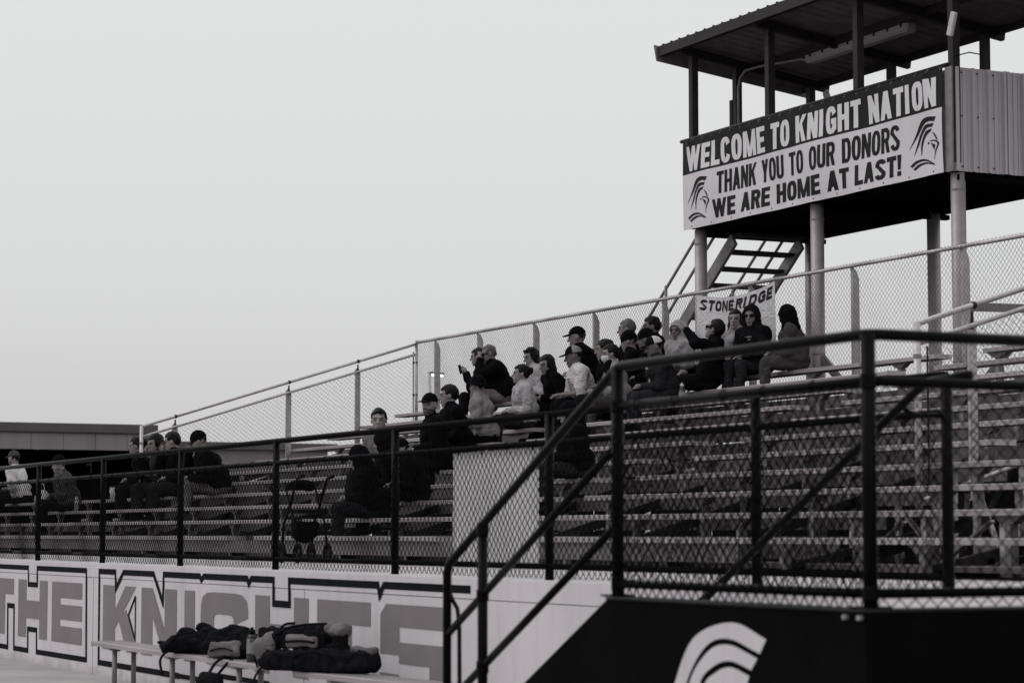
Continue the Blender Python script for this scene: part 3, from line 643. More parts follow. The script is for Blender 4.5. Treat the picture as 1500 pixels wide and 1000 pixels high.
# ribbed siding sheets, front (behind the banner) and right end
def ribs(x0, x1, pitch=.0):
    pts = []; u = 0.; L = x1 - x0
    while u < L:
        for du, d in ((0, 0), (.010, .034), (.040, .034), (.05, 0), (.105, 0), (.108, .010), (.122, .010), (.125, 0), (.175, 0), (.178, .010), (.192, .010), (.195, 0)):
            if u + du <= L: pts.append((u + du, d))
        u += .23
    pts.append((L, 0)); return pts
for q in range(3):
    y0 = YT + .035 + q * .74; y1 = min(y0 + .738, YTB); pr = ribs(y0, y1); b = MB()
    for (u, d), (u2, d2) in zip(pr[:-1], pr[1:]):
        b.quad((XZ + .06 + d, y0 + u, ZD0 - .01), (XZ + .06 + d2, y0 + u2, ZD0 - .01), (XZ + .06 + d2, y0 + u2, ZD1 - .02), (XZ + .06 + d, y0 + u, ZD1 - .02))
    b.build('siding_sheet', M_SIDING, tw)
b = MB()
for q in range(8):
    for z in (ZD0 + .05, ZD0 + .65, ZD1 - .08): b.tube([(XZ + .05, YT + .13 + q * .23, z), (XZ + .075, YT + .13 + q * .23, z)], .009, 6)
b.build('siding_screw', M_DARKSTEEL, tw)['kind'] = 'stuff'
box('corner_trim', M_GALVD, tw, XZ - .07, XZ + .064, YT - .012, YT + .032, ZD0 - .012, ZD1 - .01)
box('front_sheet', M_SIDING, tw, XA, XZ - .075, YT + .02, YT + .04, ZD0 + .005, ZD1 - .03)
b = MB(); b.tube([(XA - .10, YT + .0, ZD1 + .02), (XZ - .03, YT + .0, ZD1 + .02)], .026, 10); b.build('parapet_rail', M_DARKSTEEL, tw, True)
# roof posts
zr = lambda y: 8.35 - .148 * (y - 16.85)
for x in (-29.33, -27.3, -25.2, -23.2):
    for y in (YT + .06, 19.02):
        box('roof_post', M_DARKSTEEL, tw, x - .05, x + .05, y - .05, y + .05, ZD0 + .09, zr(y) - .10)
box('roof_post', M_DARKSTEEL, tw, -29.38, -29.28, 17.73, 17.83, ZD0 + .09, zr(17.8) - .10)
b = MB(); b.tube([(-29.20, 17.72, ZD1 - .8), (-29.20, 17.72, 7.75), (-29.18, 17.74, 7.9), (-29.10, 17.78, 8.0), (-28.9, 17.9, zr(17.9) - .16), (-28.2, 18.15, zr(18.1) - .13), (-28.05, 18.2, zr(18.2) - .16)], .019, 8); b.build('conduit', M_GALVD, tw, True)
box('switch_box', M_DARKSTEEL, tw, -29.45, -29.39, 17.72, 17.82, 7.25, 7.62)
# rafters, purlins, roof sheets
for x in (-29.33, -27.3, -25.2, -23.2, -21.2):
    b = MB(); b.bar((x, 16.85, zr(16.85) - .085), (x, 19.32, zr(19.32) - .085), .08, .12); b.build('rafter', M_DARKSTEEL, tw)
for y, w in ((16.84, .12), (18.1, .1), (19.2, .1)):
    b = MB(); b.bar((-29.8, y, zr(y) - .05), (-20.5, y, zr(y) - .05), .05, w); b.build('purlin', M_DARKSTEEL, tw)
x = -29.80; q = 0
while x < -20.6:
    b = MB(); pr = [(0, 0), (.10, 0), (.115, .017), (.145, .017), (.16, 0), (.33, 0), (.345, .017), (.375, .017), (.39, 0), (.56, 0), (.575, .017), (.605, .017), (.62, 0), (.70, 0)]
    for t, (u, d), (u2, d2) in [(0, a, c) for a, c in zip(pr[:-1], pr[1:])]:
        for dz in (.012, .020): b.quad((x + u, 16.76, zr(16.76) + d + dz), (x + u2, 16.76, zr(16.76) + d2 + dz), (x + u2, 19.40, zr(19.40) + d2 + dz), (x + u, 19.40, zr(19.40) + d + dz))
    b.build('roof_sheet', M_ROOFU, tw); x += .701
b = MB(); b.prism([(16.74, zr(16.74) - .19), (19.40, zr(19.40) - .15), (19.40, zr(19.4) + .01), (16.70, zr(16.7) + .03)], 'x', -29.835, -29.81); b.build('gable_trim', M_GALVD, tw)
b = MB(); b.box(-29.80, -20.5, 16.745, 16.765, zr(16.75) - .13, zr(16.75) + .008); b.build('eave_trim', M_DARKSTEEL, tw)
b = MB(); b.box(-28.1, -25.66, 18.12, 18.30, zr(18.2) - .20, zr(18.2) - .06); fx = b.build('light_fixture', M_FIXT, tw, bevel=.03)
b = MB()
for k in range(8): b.box(-27.95 + k * .31, -27.93 + k * .31, 18.10, 18.12, zr(18.2) - .13, zr(18.2) - .02)
b.build('fixture_clip', M_DARKSTEEL, fx)
for p, sz, rot, px in (((-23.12, 16.98, 7.45), (.10, .05, .29), .36, 0), ((-29.05, 19.12, 7.72), (.12, .05, .2), -.5, 0)):
    b = MB(); b.box(-sz[0] / 2, sz[0] / 2, -sz[1] / 2, sz[1] / 2, -sz[2] / 2, sz[2] / 2)
    Rm = Matrix.Rotation(rot, 3, 'Y'); b.v = [tuple(Vector(p) + Rm @ Vector(q)) for q in b.v]; b.build('flood_light', mat('lamp_housing', (.55, .52, .54), .5), tw, bevel=.012)
    b = MB(); b.bar((p[0] - .1, p[1] + .06, p[2]), (p[0], p[1] + .02, p[2]), .03, .03); b.build('lamp_bracket', M_DARKSTEEL, tw)
b = MB(); b.tube([(-23.15, 17.05, 7.08), (-22.95, 17.1, 7.09), (-22.75, 17.1, 7.03), (-22.7, 17.1, ZD1 - .05)], .008, 5); b.build('cable', M_RUBBER, tw)
# knee braces under and between the columns
b = MB()
for (p, q) in (((XA + 3.28, YT + .13, 3.70), (XA + 4.6, YT + .5, 2.3)), ((XA + 5.4, YT + 1.6, 3.85), (XA + 4.2, YT + 1.0, 2.3)), ((XA + 6.1, YT + .2, 4.13), (XA + 6.6, YT + 3.5, 4.13))):
    b = MB(); b.bar(p, q, .05, .10); b.build('brace', M_GALVD, tw)
b = MB(); b.bar((XA + .2, YT + .13, 3.15), (XA + 3.19, YT + .13, 3.15), .05, .09); b.build('brace', M_GALVD, tw)
# access stair, rising to the right below the deck
S0 = Vector((-28.80, 0, 5.62)); SL2 = .755
sp = lambda x: 5.62 + (x + 28.80) * SL2
stx = MB(); stx.bar((-33.4, 17.42, sp(-33.4)), (-28.85, 17.42, sp(-28.85) - .04), .05, .19); stair = stx.build('access_stair', M_GALVD, tw)
b = MB(); b.bar((-33.4, 18.52, sp(-33.4)), (-28.85, 18.52, sp(-28.85) - .04), .05, .19); b.build('stringer', M_GALVD, stair)
t0 = None
for k in range(12):
    x = -28.83 - k * .277; z = sp(x) + .03
    if t0 is None: b = MB(); b.box(x - .15, x + .12, 17.45, 18.49, z - .045, z); t0 = b.build('tread', M_DARKSTEEL, stair); tx, tz = x, z
    else: copyto(t0, stair, (x - tx, 0, z - tz))
for y in (17.40, 18.54):
    for dz in (.92, .50):
        b = MB(); b.tube([(-33.2, y, sp(-33.2) + dz), (-29.55 if dz > .6 else -29.0, y, min(sp(-29.55 if dz > .6 else -29.0) + dz, 5.9))], .022, 8); b.build('handrail', M_GALVD, stair, True)
    for x in (-30.75, -32.6):
        b = MB(); b.tube([(x, y, sp(x)), (x, y, sp(x) + .92)], .024, 8); b.build('handrail_post', M_GALVD, stair, True)

# ---- welcome banner
wb = empty('welcome_banner', (XA, YT - .02, ZD0), 'black and white vinyl banner reading WELCOME TO KNIGHT NATION hung on the press box', 'banner')
BH = 1.262; BL = 6.17
def bfn(u, v, d):
    w = .020 * math.sin(u * 2.1 + 1.3 * v) * math.sin(v * 2.4) + .010 * math.sin(u * 4.3 - 2.2 * v) * (1 - v / 1.4) + .008 * math.sin(u * 7 + v * 5) * (v / 1.3) + .005 * abs(math.sin(u * 6.04 - .9)) * math.exp(-(BH - v) * 5) + .004 * math.sin(u * 12 + 9 * v) * math.exp(-v * 4)
    fo = math.exp(-((u - 5.86 + .10 * (v - .9)) / .055) ** 2) * max(0, (v - .72)) * .07          # a fold near the right end
    fl = math.exp(-((u - .17 - .06 * (v - 1)) / .05) ** 2) * max(0, (v - .75)) * .06
    ux = u - .12 * fo + .12 * fl - .10 * math.exp(-((u - 6.0) / .08) ** 2) * max(0, v - .8)
    return (XA + .005 + ux, YT - .030 - w - fo - fl - d, ZD0 - .012 + v)
def sheet(name, m, par, u0, u1, v0, v1, nu, nv, fn):
    b = MB()
    for i in range(nu + 1):
        for j in range(nv + 1): b.v.append(fn(u0 + (u1 - u0) * i / nu, v0 + (v1 - v0) * j / nv, 0.))
    for i in range(nu):
        for j in range(nv): a = i * (nv + 1) + j; b.f.append((a, a + nv + 1, a + nv + 2, a + 1))
    return b.build(name, m, par, True, wn=False)
sheet('white_field', M_VWHITE, wb, 0, BL, 0, .78, 150, 12, bfn)
sheet('black_strip', M_VBLACK, wb, 0, BL, .78, BH, 150, 8, bfn)
def btext(t, m, u0, u1, v0, v1, s, h, gap, sp_, d=.003): return sheet_print('lettering', m, wb, text_polys(t, u0, u1, v0, v1, s, h, gap, sp_), bfn, d, cuts=3)
btext('WELCOME', M_PRINTW, .135, 2.185, .812, 1.165, .56, .19, .13, .5)
btext('TO', M_PRINTW, 2.335, 2.805, .812, 1.165, .56, .19, .13, .5)
btext('KNIGHT', M_PRINTW, 2.965, 4.43, .812, 1.165, .56, .19, .13, .5)
btext('NATION', M_PRINTW, 4.595, 6.06, .812, 1.165, .56, .19, .13, .5)
btext('THANK', M_PRINTB, .935, 1.94, .405, .712, .52, .16, .10, .5)
btext('YOU', M_PRINTB, 2.07, 2.64, .405, .712, .52, .16, .10, .5)
btext('TO', M_PRINTB, 2.775, 3.135, .405, .712, .52, .16, .10, .5)
btext('OUR', M_PRINTB, 3.29, 3.87, .405, .712, .52, .16, .10, .5)
btext('DONORS', M_PRINTB, 4.02, 5.265, .400, .712, .52, .16, .10, .5)
btext('WE', M_PRINTB, .82, 1.40, .080, .338, .54, .21, .10, .5)
btext('ARE', M_PRINTB, 1.555, 2.285, .080, .338, .54, .21, .10, .5)
btext('HOME', M_PRINTB, 2.445, 3.53, .080, .338, .54, .21, .10, .5)
btext('AT', M_PRINTB, 3.69, 4.16, .080, .338, .54, .21, .10, .5)
btext('LAST!', M_PRINTB, 4.29, 5.325, .080, .338, .54, .21, .10, .5)
for _a in ((.13, .095, .62, .58), (5.455, .10, .65, .58)):
    for _pl in helmet(*_a): sheet_print('helmet_emblem', M_PRINTB, wb, _pl, bfn, .003, 0, cuts=1)
b = MB()
for k in range(12):
    for v in (.035, BH - .035):
        p = bfn(.25 + k * .52, v, .004); b.tube([(p[0], p[1] + .003, p[2]), (p[0], p[1] - .002, p[2])], .010, 8)
b.build('grommet', M_DARKSTEEL, wb)['kind'] = 'stuff'
b = MB()
for k in range(24):
    p = bfn(.25 + k * .255, BH - .02, 0); b.tube([(p[0], p[1], p[2]), (p[0] + .02, YT - .005, ZD1 + .03)], .005, 5)
b.build('tie', M_GALV, wb)['kind'] = 'stuff'

# ---- STONE RIDGE banner tied to the back fence
sb = empty('stone_ridge_banner', (-28.08, YB - .06, 3.7), 'white cloth banner reading STONE RIDGE tied to the chain-link fence', 'banner')
SBW, SBH = 1.93, .95
def sfn(u, v, d):
    t = u / SBW; sag = -.105 * math.sin(math.pi * t) * (1 if t < 1 else 0) * (.3 + .7 * v / SBH)
    w = .02 * math.sin(u * 5 + v * 3) + .035 * math.sin(4.2 * (t - .62) * 3 + v * 2.2) * max(0, t - .55) * 2 * (1 - v / SBH)
    return (-28.08 + u - .04 * t * (1 - v / SBH), YB - .065 - w - d, 4.645 - SBH + v + sag + .012 * t)
sheet('cloth', cloth('banner_cloth', (.66, .625, .655), .06), sb, 0, SBW, 0, SBH, 40, 20, sfn)
for t, u0, u1 in (('STONE', .05, .93), ('RIDGE', 1.0, 1.84)):
    sheet_print('lettering', M_PRINTB, sb, text_polys(t, u0, u1, .755, .905, .40, .26, .20, .5, shear=.25), sfn, .004, cuts=3)

# ---- white sign panel hung behind the wall fence
pn = empty('sign_panel', (-14.93, YW + .13, 1.25), 'blank white sign panel tied inside the black wall fence', 'sign panel')
box('panel', mat('panel_vinyl', (.76, .725, .75), .6, 0, 2.2, .13, .25, 6), pn, -15.79, -14.44, YW + .135, YW + .145, 1.247, 2.022, bevel=.003)
for _x0, _x1, _z0, _z1 in ((-15.79, -14.44, 1.994, 2.022), (-15.79, -14.44, 1.247, 1.275), (-15.79, -15.762, 1.275, 1.994), (-14.468, -14.44, 1.275, 1.994)): box('hem', M_WHITE, pn, _x0 + .002, _x1 - .002, YW + .130, YW + .134, _z0 + .001, _z1 - .001)
b = MB()
for x in (-15.7, -15.3, -14.9, -14.5): b.tube([(x, YW + .128, 2.0), (x + .02, YW + .11, FZ_M + .02)], .004, 5)
b.build('tie', M_BWIRE, pn)

# ================================================================== BACKGROUND
bd = empty('long_building', (-76, 16, ZF), 'long low building with pale ribbed fascia and dark open front', 'building')
box('roof', M_BLDGR, bd, -86, -70, -6, 22.1, 4.42, 4.70, bevel=.02)
for k in range(29):
    y = -6 + k * .97; box('fascia_panel', M_BLDG, bd, -70.2, -70.1 + .004 * (k % 2), y + .006, y + .964, 3.92, 4.42)
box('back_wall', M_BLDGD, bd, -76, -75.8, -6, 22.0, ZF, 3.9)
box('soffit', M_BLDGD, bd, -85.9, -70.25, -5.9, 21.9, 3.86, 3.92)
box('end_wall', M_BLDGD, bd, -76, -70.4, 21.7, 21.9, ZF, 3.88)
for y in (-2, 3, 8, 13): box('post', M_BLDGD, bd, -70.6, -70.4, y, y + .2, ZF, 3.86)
b = MB(); _q = onX(135, 682, -75.7); b.box(-75.78, -75.72, _q.y - .03, _q.y + .03, _q.z - .22, _q.z + .17); b.box(-75.77, -75.725, _q.y - .17, _q.y + .17, _q.z + .02, _q.z + .075)
tag(b.build('window_light_cross', M_WHITE), 'small white cross shape standing in for window light in the dark front of the long building', 'cross')  # window light drawn as a solid white cross
b2 = empty('low_building', (-80, 30, ZF), 'low pale building with flat dark roof behind the far end fence', 'building')
box('wall', M_BLDG, b2, -88, -75.2, 22.6, 29.6, ZF, 4.18)
box('roof', M_BLDGR, b2, -88.2, -75, 22.3, 29.9, 4.18, 4.42, bevel=.02)
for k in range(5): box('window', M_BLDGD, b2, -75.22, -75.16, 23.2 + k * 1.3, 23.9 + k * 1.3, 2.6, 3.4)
_l = onX(628, 552, -60)
lp = empty('street_lamp', (-60, _l.y, ZF), 'far street lamp with a lit lamp head seen through the back fence', 'lamp')
b = MB(); b.tube([(-60, _l.y + .03, ZF), (-60, _l.y + .03, _l.z + .1)], .07, 8, r1=.05); b.build('pole', M_GALV, lp, True)
b = MB(); b.bar((-60, _l.y + .03, _l.z + .12), (-60, _l.y + .42, _l.z + .10), .2, .05); b.build('lamp_head', M_GALVD, lp)
b = MB(); b.bar((-60, _l.y + .08, _l.z + .065), (-60, _l.y + .40, _l.z + .04), .16, .05); b.build('lens', mat('lamp_glow', (.9, .9, .9), .5, emit=(1, .97, .95, 2.2)), lp)

sf = empty('gap_screen', (-26, 21.5, ZF), 'added dark screen behind the bleachers that darkens the gaps between planks', 'fence')  # made-up screen, blocks the bright background so plank gaps read dark
SCR = cloth('gap_screen_dark', (.006, .006, .007))
for k in range(34):
    x = -76 + 2.2 * k
    box('gap_screen_panel', SCR, sf, x + .03, x + 2.17 - .16 * (k % 3 == 1), 21.48, 21.5, ZF + .06 + .12 * (k % 2), 3.0 - .15 * (k % 4 == 2))
    b = MB(); b.tube([(x, 21.53, ZF), (x, 21.53, 3.02)], .03, 8); b.build('post', M_DARKSTEEL, sf, True)
# ================================================================== TEAM BENCHES AND BAGS
def bench(x0, x1, y0, rz, label):
    cx = (x0 + x1) / 2; o = empty('team_bench', (cx, y0, 0), label, 'bench', 'aluminium team benches by the wall', rz=0)
    h = (x1 - x0) / 2
    b = MB(); b.prism([(y0, .41), (y0 + .012, .41), (y0 + .012, .435), (y0 + .288, .435), (y0 + .288, .41), (y0 + .30, .41), (y0 + .30, .444), (y0 + .294, .45), (y0 + .006, .45), (y0, .444)], 'x', x0, x1); b.build('seat_plank', M_ALU, o)
    b = MB(); b.box(x0 - .006, x0, y0 - .002, y0 + .302, .405, .451); e0 = b.build('end_cap', M_GALV, o); copyto(e0, o, (x1 - x0 + .006, 0, 0))
    n = 3
    for k in range(n):
        x = x0 + .55 + (x1 - x0 - 1.1) * k / (n - 1)
        for y in (y0 + .06, y0 + .24):
            b = MB(); b.tube([(x, y, 0), (x, y, .40)], .024, 10); b.build('leg', M_GALVD, o, True)
        b = MB(); b.box(x - .03, x + .03, y0 + .01, y0 + .29, .388, .409); b.build('leg_plate', M_GALVD, o)
    o.rotation_euler.z = rz; return o
bench(-22.15, -17.65, 6.37, 0, 'long aluminium bench holding the black backpacks and a bottle')
bench(-16.75, -14.95, 6.42, .10, 'shorter aluminium bench under the black end of the equipment bag')
BK, BK2 = cloth('bag_black_nylon', (.010, .010, .012)), cloth('bag_grey_nylon', (.16, .145, .15))
E_ = lambda c, r: (lambda p: d_el(p, c, r))
RC = lambda a, b_, ra, rb: (lambda p: d_rc(p, a, b_, ra, rb))
BX = lambda c, h_, r: (lambda p: d_bx(p, c, h_, r))
def local_tubes(o, lst, r, m, name='strap'):
    for pts in lst:
        b = MB(); q0 = ORG[o.name]; b.tube([tuple(np.array(q) + np.array(q0)) for q in crv(pts, 14)], r, 6); b.build(name, m, o, True)
def bottle(name, label, loc, h, r, m, capm):
    o = empty(name, loc, label, 'bottle'); b = MB(); x, y, z = loc
    b.tube([(x, y, z), (x, y, z + h * .68)], r, 14); b.tube([(x, y, z + h * .68), (x, y, z + h * .80)], r, 14, r1=r * .55); b.build('flask', m, o, True)
    b = MB(); b.tube([(x, y, z + h * .80), (x, y, z + h * .93)], r * .62, 12); b.tube([(x, y, z + h * .93), (x, y, z + h)], r * .3, 10); b.build('cap', capm, o, True)
    b = MB(); b.tube([(x, y, z + h * .25), (x, y, z + h * .55)], r * 1.02, 14, cap=False); b.build('sleeve', CL['ltgrey'], o, True); return o
BAGG = 'bags on the team benches'
# two slumped black packs, turned across the bench
p = onY(293, 950, 6.52)
o = empty('backpack', (p.x, 6.53, .452), 'slumped all-black backpack at the outer end of the bag pile on the bench', 'backpack', rz=.62)
solid('shell', BK, o, [((-.42, -.28, 0), (.38, .28, .33)), BX((-.03, 0, .08), (.25, .13, .09), .05), E_((-.14, .03, .13), (.13, .11, .08)), E_((.10, -.03, .13), (.15, .12, .07)), E_((-.24, -.05, .05), (.12, .12, .06)), E_((.0, .06, .17), (.08, .07, .05)), E_((.20, .05, .10), (.08, .08, .10))], .012, .025, .026)
local_tubes(o, [[(-.22, -.13, .10), (-.12, -.16, .16), (.04, -.15, .18), (.16, -.14, .10)], [(-.06, .02, .21), (-.04, .01, .235), (.02, .01, .235), (.04, .02, .20)], [(-.25, -.10, .04), (-.30, -.16, -.05), (-.27, -.17, -.18)]], .011, BK)
p = onY(338, 952, 6.52)
o = empty('backpack', (p.x, 6.54, .452), 'black backpack with grey front pocket beside the squeeze bottle on the bench', 'backpack', rz=.62)
solid('shell', BK, o, [((-.36, -.28, 0), (.36, .28, .33)), BX((0, 0, .09), (.23, .13, .10), .05), E_((.06, .03, .16), (.16, .10, .07)), E_((-.17, 0, .07), (.10, .13, .06)), E_((-.05, -.03, .17), (.09, .08, .05))], .012, .025, .026)
solid('front_pocket', BK2, o, [((-.2, -.26, 0), (.3, 0, .24)), BX((.03, -.14, .075), (.14, .04, .06), .02)], .010, .02, .014)
local_tubes(o, [[(-.10, -.185, .06), (.03, -.19, .085), (.15, -.185, .06)], [(.10, .0, .20), (.13, -.02, .235), (.18, -.02, .23), (.2, -.02, .17)]], .007, BK)
p = onY(318, 985, 6.30)
o = empty('hanging_bag', (p.x, 6.24, .06), 'small black bag hanging from the front edge of the long bench', 'bag', rz=.3)
solid('shell', BK, o, [((-.26, -.14, -.06), (.26, .14, .36)), BX((0, 0, .14), (.13, .06, .15), .06), E_((-.08, -.02, .07), (.09, .07, .09)), E_((.09, 0, .12), (.07, .06, .12))], .014, .03, .010)
local_tubes(o, [[(-.06, .02, .27), (-.07, .10, .36), (-.06, .17, .41)], [(.06, .02, .27), (.08, .10, .36), (.08, .17, .41)], [(.12, -.02, .24), (.2, -.04, .16), (.21, -.04, .03), (.15, -.03, -.02)]], .012, BK)
p = onY(369, 960, 6.47); bottle('sports_bottle', 'dark squeeze bottle standing on the long bench between the bags', (p.x, 6.47, .451), .27, .042, M_BOTDARK, M_BLACK)
p = onY(446, 950, 6.56); GB = cloth('bag_pale_canvas', (.20, .18, .188))
o = empty('equipment_bag', (p.x, 6.58, .452), 'black equipment duffel with pale canvas end lying across the benches', 'duffel bag', rz=.60)
solid('body', BK, o, [((-.56, -.28, 0), (.50, .30, .42)), BX((-.08, .0, .14), (.30, .155, .145), .07), E_((.14, .04, .25), (.19, .11, .07)), E_((-.04, .02, .25), (.20, .12, .06)), E_((.28, .0, .12), (.08, .13, .10))], .013, .03, .024)
solid('canvas_end', GB, o, [((-.56, -.28, .0), (-.08, .28, .42)), BX((-.29, .0, .135), (.125, .165, .14), .07), E_((-.20, .02, .24), (.14, .12, .06))], .013, .03, .020)
solid('lid_patch', GB, o, [((.08, -.2, .16), (.46, .24, .42)), E_((.25, .03, .275), (.11, .10, .065))], .012, .03, .014)
solid('side_pocket', GB, o, [((-.16, -.32, .08), (.34, -.05, .30)), BX((.07, -.165, .195), (.13, .03, .045), .02)], .010, .02, .010)
local_tubes(o, [[(-.36, -.13, .0), (-.36, -.17, .10), (-.32, -.165, .20), (-.28, -.10, .29)], [(-.18, -.165, .24), (-.05, -.165, .30), (.10, -.12, .325), (.22, -.06, .33)], [(-.06, -.198, .195), (.07, -.202, .205), (.20, -.198, .195)], [(-.16, -.17, .05), (-.155, -.175, .2), (-.15, -.10, .31), (-.15, .05, .325)]], .010, BK)
b = MB(); q0 = ORG[o.name]; b.box(q0.x - .10, q0.x + .0, q0.y - .190, q0.y - .182, q0.z + .13, q0.z + .145); b.build('label_tag', M_WHITE, o)
p = onY(474, 958, 6.46)
o = empty('bat_bag', (p.x, 6.44, .452), 'long all-black tube bag lying in front of the pale ended duffel', 'bag', rz=.60)
solid('tube', BK, o, [((-.60, -.2, 0), (.58, .2, .25)), BX((-.02, 0, .075), (.44, .085, .075), .045), E_((.40, .02, .085), (.10, .09, .085)), E_((-.40, -.01, .07), (.10, .10, .07)), E_((.08, 0, .12), (.2, .07, .05))], .012, .03, .022)
solid('end_pocket', BK2, o, [((.15, -.16, .08), (.6, .16, .26)), BX((.36, .02, .165), (.10, .04, .022), .012)], .010, .02, .008)
local_tubes(o, [[(-.2, -.085, .10), (-.1, -.10, .14), (.1, -.095, .14), (.2, -.08, .10)], [(-.46, -.06, .05), (-.50, -.12, -.05), (-.47, -.13, -.14)]], .009, BK)

# ================================================================== PEOPLE
def rotz(a): c, s = math.cos(a), math.sin(a); return np.array(((c, -s, 0), (s, c, 0), (0, 0, 1)), np.float32)
def rotx(a): c, s = math.cos(a), math.sin(a); return np.array(((1, 0, 0), (0, c, -s), (0, s, c)), np.float32)
def ik(sh, hand, pole, l1=.285, l2=.265):
    sh, hand, pole = (np.array(q, float) for q in (sh, hand, pole)); d = hand - sh; D = np.linalg.norm(d)
    if D > (l1 + l2) * .995: hand = sh + d / D * (l1 + l2) * .995; d = hand - sh; D = np.linalg.norm(d)
    a = (l1 * l1 - l2 * l2 + D * D) / (2 * D); h = math.sqrt(max(l1 * l1 - a * a, 0)); n = d / D
    pv = pole - n * (pole @ n); pv /= max(np.linalg.norm(pv), 1e-6); return sh + n * a + pv * h, hand
SK = {'a': (.205, .165, .163), 'b': (.25, .205, .203), 'c': (.135, .106, .105)}
def person(px, py, row, label, yaw=0., hyaw=0., hpitch=0., lean=8., top='black', legs='jeans', hair='short', hat=None, arms=('lap', 'lap'), build=1., skin='a', beard=False, extra=(), side=0., feet=None, group='spectators on the bleachers', hatmat='black', knee=0.):
    if row is None: row = min(range(NR), key=lambda n: abs(onY(px, py, rowY(n) + .10).z - rowZ(n) - .76))
    Yh, Zs = rowY(row) + .13, rowZ(row) + .002
    yw = math.radians(yaw); l = math.radians(lean); sd = np.array((math.sin(math.radians(side)), -math.sin(l), math.cos(l))); sd /= np.linalg.norm(sd)
    hip = np.array((0, 0, .105)); neck = hip + sd * .50; nd = sd + np.array((0, -.15, 1.3)); nd /= np.linalg.norm(nd); hc = neck + nd * .150
    Rb = rotz(-yw)                                       # positive yaw turns the body towards -X (left in the picture)
    hcw = Rb @ hc
    pt = onY(px, py, Yh + hcw[1]); sc = (pt.z - Zs) / hc[2]; sc = min(max(sc, .84), 1.16)
    pt = onY(px, py, Yh + hcw[1] * sc); loc = (pt.x - hcw[0] * sc, Yh, Zs)
    root = empty('person', loc, label, 'person', group, rz=-yw); root.scale = (sc, sc, sc)
    bu = build * 1.05; prims = []                               # (distance function, label)
    def rc(a, b_, ra, rb, L): prims.append((np.array(a, np.float32), np.array(b_, np.float32), ra, rb, L, None))
    def el(c, r, L, R=None): prims.append((np.array(c, np.float32), None, r, 0, L, R))
    TR = rotx(-l).T
    TR = np.array(rotx(l))
    lo_ = 1.10 if 'bare' not in extra else 1.0
    el(hip + sd * .33, (.185 * bu, .130 * bu * lo_, .19), 1, TR); el(hip + sd * .13, (.180 * bu * lo_, .145 * bu * lo_, .165), 1, TR); el(hip + sd * .045 + np.array((0, -.01, 0)), (.195 * bu * lo_, .165 * lo_, .085), 1); el(hip + np.array((0, .0, -.005)), (.180 * bu, .150, .098), 2)
    shs = []
    for s in (-1, 1):
        sh = hip + sd * .445 + np.array((s * .178 * bu, 0, -.01)); shs.append(sh)
        rc(hip + sd * .47 + np.array((s * .04, .01, .02)), sh, .074, .068 * bu, 1)
    rc(neck - sd * .02, neck + nd * .04, .085, .066 if 'bare' not in extra else .05, 1)
    if top in ('black', 'ltgrey', 'tan', 'cream', 'grey', 'brown') and hat != 'hood' and 'bare' not in extra and int(px) % 2: rc(neck + np.array((-.07, .065, -.01)), neck + np.array((.07, .065, -.01)), .05, .05, 1)
    rc(neck, hc - nd * .06, .055, .052, 0)
    fl = -.40
    for s in (-1, 1):
        kx = s * (.105 + (.05 if knee else 0)); hp = np.array((s * .09, -.01, .095)); kn = np.array((kx + s * knee * .1, -.43, .105)); an = np.array((kx + s * .01, -.43 - .02, fl + .075)); to = np.array((kx + s * .035, -.43 - .19, fl + .04))
        if feet == 'back': an[1] += .12; to[1] += .12
        if feet == 'out': an[1] -= .12; to[1] -= .12
        rc(hp, kn, .092 * bu, .068, 2); rc(kn, an, .066, .052, 2); rc(an + np.array((0, .03, -.03)), to, .045, .036, 3)
    fing = []
    for s, mode in zip((-1, 1), arms):
        sh = shs[0 if s < 0 else 1]; fw = np.array((0, -1, 0.))
        tgt = {'lap': (s * .07, -.26, .235), 'knee': (s * .12, -.40, .215), 'clasp': (s * .028, -.33, .235), 'far': (s * .04, -.52, .26), 'phone': (s * .05 - .02, -.40, .46), 'mouth': tuple(hc + np.array((s * .02, -.135, -.085))), 'chin': tuple(hc + np.array((s * .05, -.12, -.13))),
               'up': tuple(sh + np.array((s * .02, -.33, .20))), 'down': (s * .27, -.02, .09), 'cross': (-s * .12, -.19, .30), 'back': (s * .20, .22, .04)}[mode]
        pole = {'phone': (s * .5, .2, -1), 'mouth': (s * .6, -.2, -1), 'chin': (s * .4, -.2, -1), 'up': (s * .8, -.1, -.6), 'cross': (s, .2, -.6)}.get(mode, (s * .75, .75, -.35))
        eb, hd = ik(sh, tgt, pole)
        rc(sh, eb, .068 * bu, .056, 1); ws = eb + (hd - eb) * .93
        bare = 'bare' in extra
        if bare: rc(eb, ws, .043, .031, 0); rc(sh, sh + (eb - sh) * .75, .070 * bu, .066, 1)
        else: rc(eb, ws, .057, .044, 1)
        f = hd - eb; f = f / np.linalg.norm(f)
        if mode in ('up', 'phone', 'mouth', 'chin'): f = f * .6 + np.array((0, -.1, .5)); f /= np.linalg.norm(f)
        elif mode not in ('down', 'back'): f = f * .7 + np.array((-s * .25, -.5, -.05)); f /= np.linalg.norm(f)
        pe = hd + f * .075; rc(hd - f * .01, pe, .029, .033, 0)
        side_v = np.cross(f, (0, 0, 1.)); side_v = side_v / max(np.linalg.norm(side_v), 1e-3); dn = np.cross(side_v, f)
        dn = dn if dn[2] < 0 else -dn
        for q, ln in zip((-.024, -.008, .008, .024), (.062, .074, .070, .055)):
            r0 = pe + side_v * q; fing.append([r0, r0 + f * ln * .5 + dn * .006, r0 + f * ln * .85 + dn * .028])
        t0_ = hd + f * .02 - side_v * s * .026; fing.append([t0_, t0_ + f * .03 - side_v * s * .022, t0_ + f * .058 - side_v * s * .020 + dn * .012])
